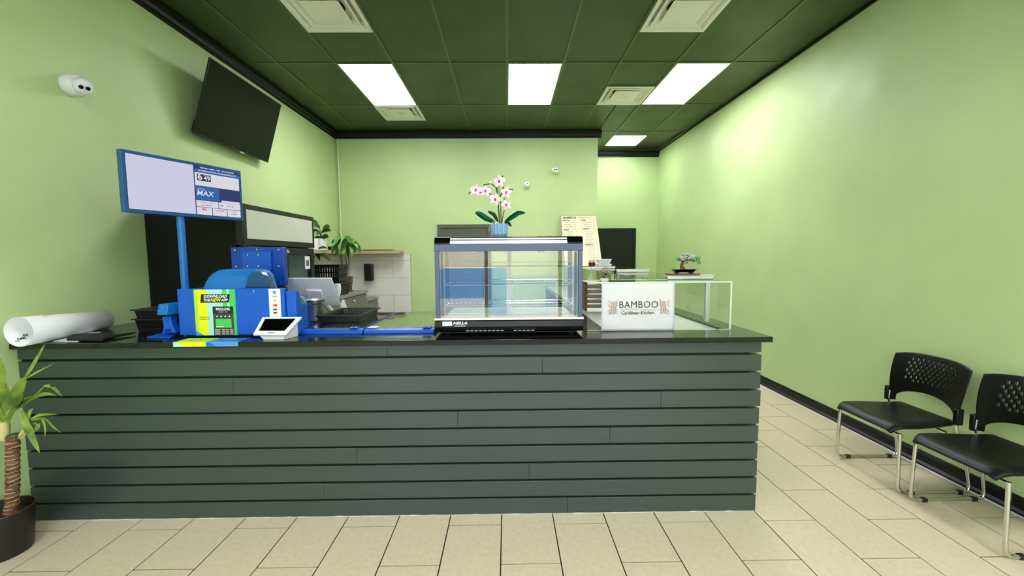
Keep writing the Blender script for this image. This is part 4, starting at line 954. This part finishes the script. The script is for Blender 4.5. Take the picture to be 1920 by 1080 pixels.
# ------------------------------------------------------------------ glass display case along the right arm
def case():
    t = thing('glass_display_case', 'long clear glass display case running back along the right of the counter', 'display case', (.95, 4.5, ZT))
    x0, x1, y0, y1, z0, z1 = .50, 1.405, 2.545, 6.35, ZT+.003, 1.372; g = .006
    MB().box(x0, x1, y0, y0+g, z0, z1).build('front_pane', 'acr', t)
    for (a, b_) in ((y0+g, 2.78), (2.80, 4.06), (4.08, 5.34), (5.36, y1)):
        MB().box(x1-g, x1, a, b_, z0, z1).build('side_pane', 'acr', t)
        MB().box(x0+(.0 if a < 2.7 else .5), x1, a-.004, b_+.004, z1, z1+g).build('top_pane', 'acr', t)
    em = MB(); e = .0022
    em.box(x0, x1+e, y0-e, y0, z1-.001, z1+.007).box(x1, x1+.005, y0-e, y1, z1, z1+.005).box(x1-.004, x1+.005, y0-.003, y0+.006, z0, z1).box(x0, x1, y0-e, y0, z0, z0+.003)
    em.box(x0, x1, 2.785, 2.789, z1+.005, z1+.008)
    em.build('polished_edges', 'gedge', t)
    MB().box(.62, 1.33, 2.57, y1, ZT, ZT+.004).build('deck', 'steel', t)
    MB().box(1.33, 1.352, 2.57, y1, ZT, ZT+.012).build('bottom_rail', 'black', t)
    for yy in (2.79, 4.07, 5.35):
        m = MB(); m.box(1.09, x1+.004, yy-.02, yy+.02, z1+.008, z1+.032); o = m.build('top_rail', 'steel', t, bev=.004)
        MB().box(1.09, x1+.006, yy-.024, yy+.024, z1+.032, z1+.036).build('rail_cap', 'whitem', t)
        MB().box(x1-.045, x1-.012, yy-.012, yy+.012, ZT+.01, z1).build('post', 'steel', t, bev=.003)
        # curved pane support on the staff side
        cv = [(1.11-.20*(1-math.cos(a)), yy, z1-.27*math.sin(a)) for a in [PI/2*i/8 for i in range(9)]]
        MB().tube(cv, .006, 6).build('curved_strut', 'gedge', t, smooth=True)
    for (a, b_) in ((2.80, 4.06), (4.08, 5.34)):
        m = MB(); vs = []
        for yy in (a, b_): vs += [(1.11-.20*(1-math.cos(q)), yy, z1-.27*math.sin(q)) for q in [PI/2*i/10 for i in range(11)]]
        m.add(vs, [(i, i+1, 12+i, 11+i) for i in range(10)]); m.build('curved_pane', 'acr', t, smooth=True)
    # hinge clips
    for (x, y) in ((1290, 575), (1322, 588)):
        c = at(x, y, 'Y', 2.83); MB().box(c.x-.012, c.x+.012, 2.82, 2.828, c.z-.03, c.z+.03).build('clip', 'acr', t)
case()
t = thing('slatted_rack', 'brown slatted wooden rack seen through the glass left of the banner', 'rack', (.82, 3.5, ZT+.004))
for k in range(6): MB().box(.66, .98, 3.45, 3.47, ZT+.03+.042*k, ZT+.06+.042*k).build('slat', 'brown', t, bev=.002)
for xx in (.66, .96): MB().box(xx, xx+.02, 3.47, 3.60, ZT+.0045, ZT+.275).build('side', 'brown', t, bev=.002)
# printed banner on the case
def banner():
    Y = 2.538; p0, p1 = at(1127, 621, 'Y', Y), at(1265, 531.5, 'Y', Y); W_, H_ = p1.x-p0.x, p1.z-p0.z
    p0.z = ZT+.002; H_ = p1.z-p0.z
    t = thing('banner', 'white BAMBOO Caribbean Kitchen banner on the front of the glass case', 'banner', (p0.x+W_/2, Y, ZT))
    m = MB(); nx, nz = 24, 18; vs = []
    for j in range(nz+1):
        for i in range(nx+1):
            u, v = i/nx, j/nz; d = .0035*math.sin(u*9+v*4)*math.sin(v*7+u*3)*(1-v)**.5+.002*math.exp(-((v-.14-.1*u)/.05)**2)
            vs.append((p0.x+W_*u, Y-.004-abs(d), p0.z+H_*v))
    m.add(vs, [(j*(nx+1)+i, j*(nx+1)+i+1, (j+1)*(nx+1)+i+1, (j+1)*(nx+1)+i) for j in range(nz) for i in range(nx)])
    m.build('sheet', 'cloth', t, smooth=True, thick=.001)
    MB().box(p0.x, p1.x, Y-.004, Y+.03, p1.z, p1.z+.0015).build('folded_top', 'cloth', t)
    L = lambda u, v: (p0.x+W_*u, Y-.0095, p1.z-H_*v)
    text('lettering', 'BAMBOO', .062, 'ink', FRONT(*L(.505, .445)), t, sx=.92, ext=.0003, off=-.0004, space=1.06)
    text('lettering', 'Caribbean Kitchen', .031, 'ink', FRONT(*L(.49, .615)), t, sx=.88, ext=.0003, shear=.3)
    cv = [Vector(L(.25+.5*i/10, .545-.012*math.sin(PI*i/10*2))) for i in range(11)]; MB().tube(cv, .0007, 4).build('flourish', 'ink', t)
    for s_, uc in ((1, .155), (-1, .855)):
        m = MB(); l = MB()
        for k, du in enumerate((-.028, 0, .026)):
            for g in range(5):
                a = Vector(L(uc+du+s_*.004*g, .64-.055*g)); b_ = Vector(L(uc+du+s_*.004*(g+.85), .64-.055*(g+.9)))
                m.tube([a, b_], .0025, 5)
        m.build('bamboo_canes', 'tan', t)
        for k in range(7):
            a = Vector(L(uc-s_*.03+.01*(k % 2), .62-.04*k)); e_ = a+Vector((-s_*.022, 0, .012*(1 if k > 2 else -1))); l.leaf([a, a.lerp(e_, .5), e_], .0022, (0, 0, 1), 0)
            a = Vector(L(uc+s_*.035, .60-.04*k)); e_ = a+Vector((s_*.016, 0, .012*(1 if k > 2 else -1))); l.leaf([a, a.lerp(e_, .5), e_], .0018, (0, 0, 1), 0)
        l.build('bamboo_leaves', 'tan', t)
banner()
# terrarium
def terra():
    c = at(1132, 531, 'Z', 1.38); t = thing('geometric_terrarium', 'brass wire terrarium with a spiky green plant and white pebbles', 'terrarium', (c.x, 2.62, 1.379))
    Y = 2.62; P = lambda x, y, d=0: at(x, y, 'Y', Y+d)
    z_ = 1.381; V = [P(1133, 498), P(1115, 523, 0), P(1151, 511, .0), P(1123, 510, -.045), P(1142, 523, -.045), P(1127, 530.5), P(1139, 530.5), P(1140, 514, .05), P(1124, 518, .05)]
    m = MB()
    for a, b_ in ((0, 3), (0, 2), (3, 1), (3, 4), (4, 2), (1, 5), (5, 6), (6, 4), (0, 7), (7, 2), (0, 8), (8, 1), (7, 8), (6, 2)): m.tube([V[a], V[b_]], .0017, 5)
    m.build('wire_frame', 'gold', t)
    b = MB(); s0 = [P(1124, 522, -.02), P(1142, 522, -.02), P(1140, 522, .03), P(1124, 522, .03)]; s1 = [P(1128, 530.3, -.01), P(1138, 530.3, -.01), P(1138, 530.3, .02), P(1128, 530.3, .02)]
    b.hexa(s1, s0); b.build('pebble_bowl', 'white', t, bev=.003)
    lf = MB(); rnd = random.Random(5)
    for k in range(16):
        a = P(1133, 523); e_ = a+Vector((rnd.uniform(-.03, .03), rnd.uniform(-.02, .02), rnd.uniform(.03, .06))); lf.leaf([a, a.lerp(e_, .5)+Vector((0, 0, .006)), e_], .0028, (1, 0, 0), .2)
    lf.build('spiky_leaves', 'dleaf', t)
terra()
# bonsai
def bonsai():
    Y = 2.79; zb = 1.408; P = lambda x, y, d=0: at(x, y, 'Y', Y+d)
    c = P(1279, 518); t = thing('bonsai', 'toy brick bonsai tree with white blossom in a black tray', 'bonsai', (c.x, Y, zb))
    a, b_ = P(1251, 518), P(1308, 518); z0 = zb+.001
    base = MB()
    for k in range(7): yy = Y-.04+k*.012; base.box(a.x, b_.x, yy, yy+.010, z0, z0+.009)
    base.build('slatted_base', 'rbrown', t)
    k_ = Vector((0, 0, z0+.009-P(1279, 514).z))
    tr0, tr1 = P(1261, 506)+k_, P(1303, 506)+k_; zt_ = tr0.z; zl = z0+.018
    A = [(tr0.x+.02, Y-.022, zl), (tr1.x-.02, Y-.022, zl), (tr1.x-.02, Y+.022, zl), (tr0.x+.02, Y+.022, zl)]; B = [(tr0.x, Y-.034, zt_), (tr1.x, Y-.034, zt_), (tr1.x, Y+.034, zt_), (tr0.x, Y+.034, zt_)]
    MB().hexa(A, B).build('tray', 'blackg', t, bev=.003)
    for xx in (tr0.x+.028, tr1.x-.028): MB().box(xx-.008, xx+.008, Y-.02, Y+.02, z0+.009, zl).build('tray_foot', 'black', t)
    pth = [P(1281, 508)+k_, P(1278, 500)+k_, P(1280, 492)+k_, P(1285, 488)+k_, P(1294, 489)+k_, P(1302, 492)+k_]
    MB().tube(pth, [.018, .012, .009, .007, .005, .003], 8).build('trunk', 'rbrown', t, smooth=True)
    MB().tube([pth[2], P(1275, 489)+k_, P(1271, 488)+k_], [.007, .005, .003], 6).build('branch', 'rbrown', t, smooth=True)
    rnd = random.Random(9); g = MB(); wmb = MB()
    def cl(cx, cy, rx, ry, n_, mb, s):
        for _ in range(n_):
            p_ = P(cx+rnd.uniform(-rx, rx), cy+rnd.uniform(-ry, ry), rnd.uniform(-.035, .03))+k_; mb.ell(p_, s*rnd.uniform(.7, 1.3), s, s*.6, 6, 4, Matrix.Rotation(rnd.uniform(0, 3), 4, 'Y'))
    cl(1272, 488, 4, 3, 18, g, .005); cl(1287, 483, 9, 5, 40, g, .005); cl(1304, 487, 8, 4, 40, g, .005); cl(1311, 493, 3, 3, 12, g, .005); cl(1287, 493, 3, 2, 10, g, .005)
    g.build('foliage', 'bgreen', t)['kind'] = 'stuff'
    cl(1286, 480, 9, 5, 60, wmb, .0042); cl(1297, 483, 7, 4, 30, wmb, .0042); cl(1280, 485, 5, 4, 22, wmb, .0042)
    wmb.build('blossom', 'petal', t)['kind'] = 'stuff'
bonsai()
# menu board
def menu():
    B0, B1 = Vector((1.545-.60-.03, 6.30, 0)), None
    tl, tr = at(1050.5, 405, 'Y', YB-.012), at(1117, 404, 'Y', YB-.012); br = at(1126, 501, 'Y', 6.45)
    tr.z = tl.z; zb = 1.38; t = thing('menu_board', 'cream hand lettered BAMBOO menu board leaning on the back wall', 'menu', ((tl.x+tr.x)/2, 6.45, zb))
    A = [Vector((tl.x, 6.42, zb)), Vector((tr.x, 6.42, zb)), tr, tl]
    nn = (A[1]-A[0]).cross(A[3]-A[0]).normalized()
    if nn.y > 0: nn = -nn
    MB().hexa(A, [v+nn*.012 for v in A]).build('board', 'wood', t, bev=.001)
    W_ = (A[1]-A[0]).length; H_ = (A[3]-A[0]).length; Mx = frameM(A[3]+nn*.0125, A[1]-A[0], A[3]-A[0])
    if (Mx.to_3x3() @ Vector((0, 0, 1))).dot(nn) < 0: pass
    sh_ = MB().box(.012, W_-.002, -H_, -.012, 0, .001, Mx).build('sheet', 'menu', t)
    def tx(s_, u, v, sz, **k): text('lettering', s_, sz, 'ink', Mx @ Matrix.Translation((W_*u, -H_*v, .0016)), sh_, ext=.0002, align='LEFT', **k)
    tx('BAMBOO', .07, .05, .052, off=.002); tx('CARIBBEAN KITCHEN', .50, .055, .022, sx=.9)
    heads = [('SEAFOOD', .04, .105, 4), ('MAINS', .06, .30, 6), ('SIDES', .57, .105, 4), ('DRINKS', .58, .285, 7), ('DESSERTS', .6, .60, 6)]
    rnd = random.Random(2); m = MB()
    for h_, u, v, n_ in heads:
        tx(h_, u, v, .03, off=.0012); tx('S  L', u+.29, v, .026)
        for k in range(n_):
            vv = v+.04*(k+1); x_ = W_*(u+.06)
            while x_ < W_*(u+.06)+W_*rnd.uniform(.16, .24):
                l_ = rnd.uniform(.006, .02); m.box(x_, x_+l_, -H_*vv-.003, -H_*vv+.003, .001, .0014, Mx); x_ += l_+.005
            m.box(W_*(u+.33), W_*(u+.36), -H_*vv-.003, -H_*vv+.003, .001, .0014, Mx)
    m.build('small_print', 'dgrey', sh_)['kind'] = 'stuff'
menu()
# white foam containers and jar on the case
def foam(label, z_, h, s=1.0):
    c = at(1132, 492, 'Y', 5.35); t = tag(MB().hexa([(c.x-.075*s, 5.30, z_), (c.x+.075*s, 5.30, z_), (c.x+.075*s, 5.44, z_), (c.x-.075*s, 5.44, z_)], [(c.x-.1*s, 5.28, z_+h), (c.x+.1*s, 5.28, z_+h), (c.x+.1*s, 5.46, z_+h), (c.x-.1*s, 5.46, z_+h)]).build('foam_container', 'white', bev=.006), label, 'container', 'white containers on the glass case')
zc = 1.372+.036+.001
MB_ = foam('flat white container on the glass case, bottom of the stack by the menu', zc, .03, 1.0)
foam('white bowl shaped container on top of the stack by the menu', zc+.032, .06, .9)
c = at(1110, 498, 'Y', 5.33)
t = thing('spice_jar', 'small brown jar with a pale top left of the white containers', 'jar', (c.x, 5.34, zc))
MB().lathe([(.042, 0), (.045, .005), (.045, .05), (.04, .052)], 16, Matrix.Translation((c.x, 5.34, zc))).build('body', 'rbrown', t, smooth=True)
MB().lathe([(.043, .052), (.043, .085), (.036, .088)], 16, Matrix.Translation((c.x, 5.34, zc))).build('lid', 'cooked', t, smooth=True)

# ================================================================== YUCCA IN POT (left edge)
def yucca():
    cx, cyy = -2.68, 2.08
    t = thing('potted_yucca', 'yucca with a scarred brown cane and arching leaves in a black pot', 'plant', (cx, cyy, 0))
    MB().lathe([(.108, 0), (.112, .01), (.128, .22), (.133, .222), (.133, .235), (.127, .235), (.123, .2), (.12, .17)], 36, Matrix.Translation((cx, cyy, 0)), cap=True).build('pot', 'pot', t, smooth=True)
    MB().tube([(cx+.130*math.cos(a), cyy+.130*math.sin(a), .236) for a in [2*PI*i/36 for i in range(36)]], .003, 6, closed=True).build('pot_rim', 'potin', t, smooth=True)
    MB().lathe([(.123, .186), (.1, .198), (.02, .2)], 24, Matrix.Translation((cx, cyy, 0))).build('soil', 'soil', t, smooth=True)
    Y = 2.085; P = lambda x, y, d=0: at(x, y, 'Y', Y+d)
    b0, b1 = P(20, 972), P(26, 818)
    for (q0, q1, z0) in ((b0, b1, .19),):
        n = 40; path = []; rr = []
        for i in range(n+1):
            s_ = i/n; p_ = q0.lerp(q1, s_)+Vector((.004*math.sin(s_*5), 0, 0)); path.append(p_); rr.append(.0255+.0022*math.sin(i*2.1)+(.002 if i % 3 == 0 else 0))
        MB().tube(path, rr, 14).build('cane', 'trunk', t, smooth=True)
        sc = MB(); rnd = random.Random(4)
        for i in range(3, n-1, 2):
            c = path[i]; a0 = rnd.uniform(0, 6.28); pts = [(c.x+(.0275)*math.cos(a), c.y+.0275*math.sin(a), c.z+.006*math.sin((a-a0)*1.0)) for a in [a0+2.6*k/8 for k in range(9)]]; sc.tube(pts, .0016, 4)
            a0 = -PI/2+rnd.uniform(-.9, .5); pts = [(c.x+(.0275)*math.cos(a), c.y+.0275*math.sin(a), c.z+.005*math.sin((a-a0)*1.4)) for a in [a0+1.6*k/8 for k in range(9)]]; sc.tube(pts, .0015, 4)
        sc.build('leaf_scars', 'bark2', t)
    MB().lathe([(.024, 0), (.022, .012)], 12, Matrix.Translation(b1)).build('cut_top', 'dleaf', t)
    # shoots
    MB().tube([P(8, 824), P(8, 805), P(10, 785)], [.018, .022, .014], 10).build('shoot', 'cream', t, smooth=True)
    MB().tube([P(36, 818), P(46, 806), P(50, 795)], [.006, .009, .008], 8).build('shoot', 'cream', t, smooth=True)
    MB().tube([P(34, 822), P(44, 819), P(48, 815), P(40, 812)], .003, 5).build('root_curl', 'cream', t, smooth=True)
    LV = [([(20, 760), (30, 735), (48, 706)], .030, 0), ([(48, 706), (62, 683), (85, 643)], .010, 0), ([(46, 712), (70, 698), (103, 681)], .008, 0),
          ([(8, 770), (24, 750), (44, 739)], .024, 0), ([(10, 752), (8, 735), (7, 720)], .025, 0), ([(2, 770), (0, 720), (1, 672)], .030, 0),
          ([(20, 775), (50, 752), (85, 738), (106, 742)], .013, .02), ([(82, 724), (100, 726), (117, 744)], .012, .02), ([(38, 765), (62, 745), (84, 723)], .008, .02),
          ([(40, 770), (50, 800), (58, 815), (75, 850)], .020, -.06), ([(56, 788), (75, 778), (108, 777)], .009, 0), ([(60, 788), (78, 787), (85, 800), (84, 822)], .007, 0),
          ([(62, 785), (85, 785), (100, 800), (115, 812)], .007, .03), ([(62, 795), (72, 795), (68, 806), (60, 808)], .012, 0), ([(30, 768), (42, 752), (58, 743)], .012, 0),
          ([(12, 790), (26, 765), (40, 748)], .014, -.02), ([(6, 790), (2, 765), (-6, 745)], .018, 0), ([(14, 792), (22, 772), (36, 766)], .014, -.03), ([(10, 790), (-8, 775), (-25, 772)], .016, 0),
          ([(4, 792), (-10, 760), (-40, 740)], .018, -.03), ([(50, 795), (54, 775), (62, 765)], .010, 0)]
    for i, (pts, w_, d) in enumerate(LV):
        pp = [P(x, y, d*k/(len(pts)-1)-.02) for k, (x, y) in enumerate(pts)]; qq = []
        for k in range(len(pp)-1):
            p0_, p1_, p2_, p3_ = pp[max(0, k-1)], pp[k], pp[k+1], pp[min(len(pp)-1, k+2)]
            for s_ in (0, .33, .66): qq.append(.5*((2*p1_)+(p2_-p0_)*s_+(2*p0_-5*p1_+4*p2_-p3_)*s_*s_+(3*p1_-p0_-3*p2_+p3_)*s_**3))
        qq.append(pp[-1])
        MB().leaf(qq, w_*.78, (.75, .2, -.35) if i % 2 else (.6, .1, .5), .3).build('leaf', 'leaf', t, smooth=True)
yucca()

# ================================================================== CHAIRS
def chair(loc, label):
    """local frame: +x = towards the wall (back of chair), y = sideways, origin on the floor at the middle of the front legs"""
    t = thing('waiting_chair', label, 'chair', loc, 'black waiting chairs')
    t['_o'] = [0, 0, 0]; hw = .243; r = .0105
    def rnd_path(pts, rad=.035, n=5):
        P = [Vector(p) for p in pts]; out = [P[0]]
        for i in range(1, len(P)-1):
            a, b_, c = P[i-1], P[i], P[i+1]; d0 = (a-b_).normalized(); d1 = (c-b_).normalized(); rr = min(rad, (a-b_).length*.45, (c-b_).length*.45)
            for k in range(n+1):
                s_ = k/n; p0_, p2_ = b_+d0*rr, b_+d1*rr; out.append(p0_*(1-s_)**2+b_*2*s_*(1-s_)+p2_*s_**2)
        out.append(P[-1]); return out
    for s_ in (-1, 1):
        pts = [(.0, s_*(hw-.01), .40), (0, s_*hw, .0+r+.002), (.47, s_*hw, r+.002), (.43, s_*(hw-.005), .25), (.355, s_*(hw-.012), .45), (.362, s_*(hw-.012), .53)]
        fo = MB().tube(rnd_path(pts, .055), r, 10).build('sled_leg', 'chrome', t, smooth=True)
        for xx in (.085, .40): MB().box(xx-.016, xx+.016, s_*hw-.0125, s_*hw+.0125, 0.0005, .025).build('glide', 'black', t, bev=.003)
    MB().tube([(.02, -hw+.01, .385), (.02, hw-.01, .385)], .008, 8).tube([(.30, -hw+.01, .405), (.30, hw-.01, .405)], .008, 8).build('cross_bar', 'chrome', t, smooth=True)
    # seat: waterfall front, thin shell
    nx, ny = 14, 12; vs = []; L_ = .445
    for i in range(nx+1):
        u = i/nx; x = -.05+L_*u
        for j in range(ny+1):
            v = 2*j/ny-1; wd = (.235-.035*max(0, u-.4)/.6)*(1-.10*max(0, .12-u)/.12)
            z_ = .458-.045*max(0, (.16-u)/.16)**2+.006*max(0, u-.8)*5-.014*(1-v*v)*math.sin(PI*min(1, u*1.05))+(-.012*max(0, abs(v)-.85)/.15)
            vs.append((x, v*wd, z_))
    fs = [(i*(ny+1)+j, (i+1)*(ny+1)+j, (i+1)*(ny+1)+j+1, i*(ny+1)+j+1) for i in range(nx) for j in range(ny)]
    m = MB(); m.add(vs, fs); o = m.build('seat', 'chair', t, smooth=True)
    md = o.modifiers.new('solid', 'SOLIDIFY'); md.thickness = .022; md.offset = -1
    md = o.modifiers.new('bev', 'BEVEL'); md.width = .006; md.segments = 2
    # backrest: curved shell with rows of slots
    NU, NV = 64, 32
    zlo = lambda u: .495+.075*max(0, 1-(u/.86)**2)**.6 if abs(u) < .86 else .465
    ztp = lambda u: .835-.028*abs(u)**3.2-.0*u
    def P(u, v):      # u -1..1, v 0..1
        z_ = zlo(u)+(ztp(u)-zlo(u))*v; h_ = (z_-.46)/.37
        wd = .225+.028*math.sin(PI*min(1, max(0, h_))*.62)
        x = .365+.05*(1-u*u)+.065*h_*h_-.01*h_
        return (x, u*wd, z_)
    vs = [P(2*i/NU-1, j/NV) for i in range(NU+1) for j in range(NV+1)]; fs = []
    for i in range(NU):
        for j in range(NV):
            u = (i+.5)/NU*2-1; v = (j+.5)/NV
            row = (j-8)//3
            hole = 8 <= j < 29 and (j-8) % 3 < 2 and (i % 4 == (0 if row % 2 else 2)) and abs(u) < .66 and not (abs(u) > .5 and row in (0,)) 
            if not hole: fs.append((i*(NV+1)+j, (i+1)*(NV+1)+j, (i+1)*(NV+1)+j+1, i*(NV+1)+j+1))
    m = MB(); m.add(vs, fs); o = m.build('backrest', 'chair', t, smooth=True)
    md = o.modifiers.new('solid', 'SOLIDIFY'); md.thickness = .006; md.offset = 0
    for s_ in (-1, 1):
        MB().box(.34, .385, s_*.238-.014, s_*.238+.014, .455, .56).build('bracket', 'chair', t, bev=.006)
    return t
c1 = chair((2.49, 2.728, 0), 'black chair against the right wall, fully in view')
c2 = dup(c1, (2.50, 2.169, 0), 'black chair against the right wall, cut by the photo edge')
c1.location.z = c2.location.z = .0

# tidy helper properties
for o in bpy.data.objects:
    if '_o' in o: del o['_o']
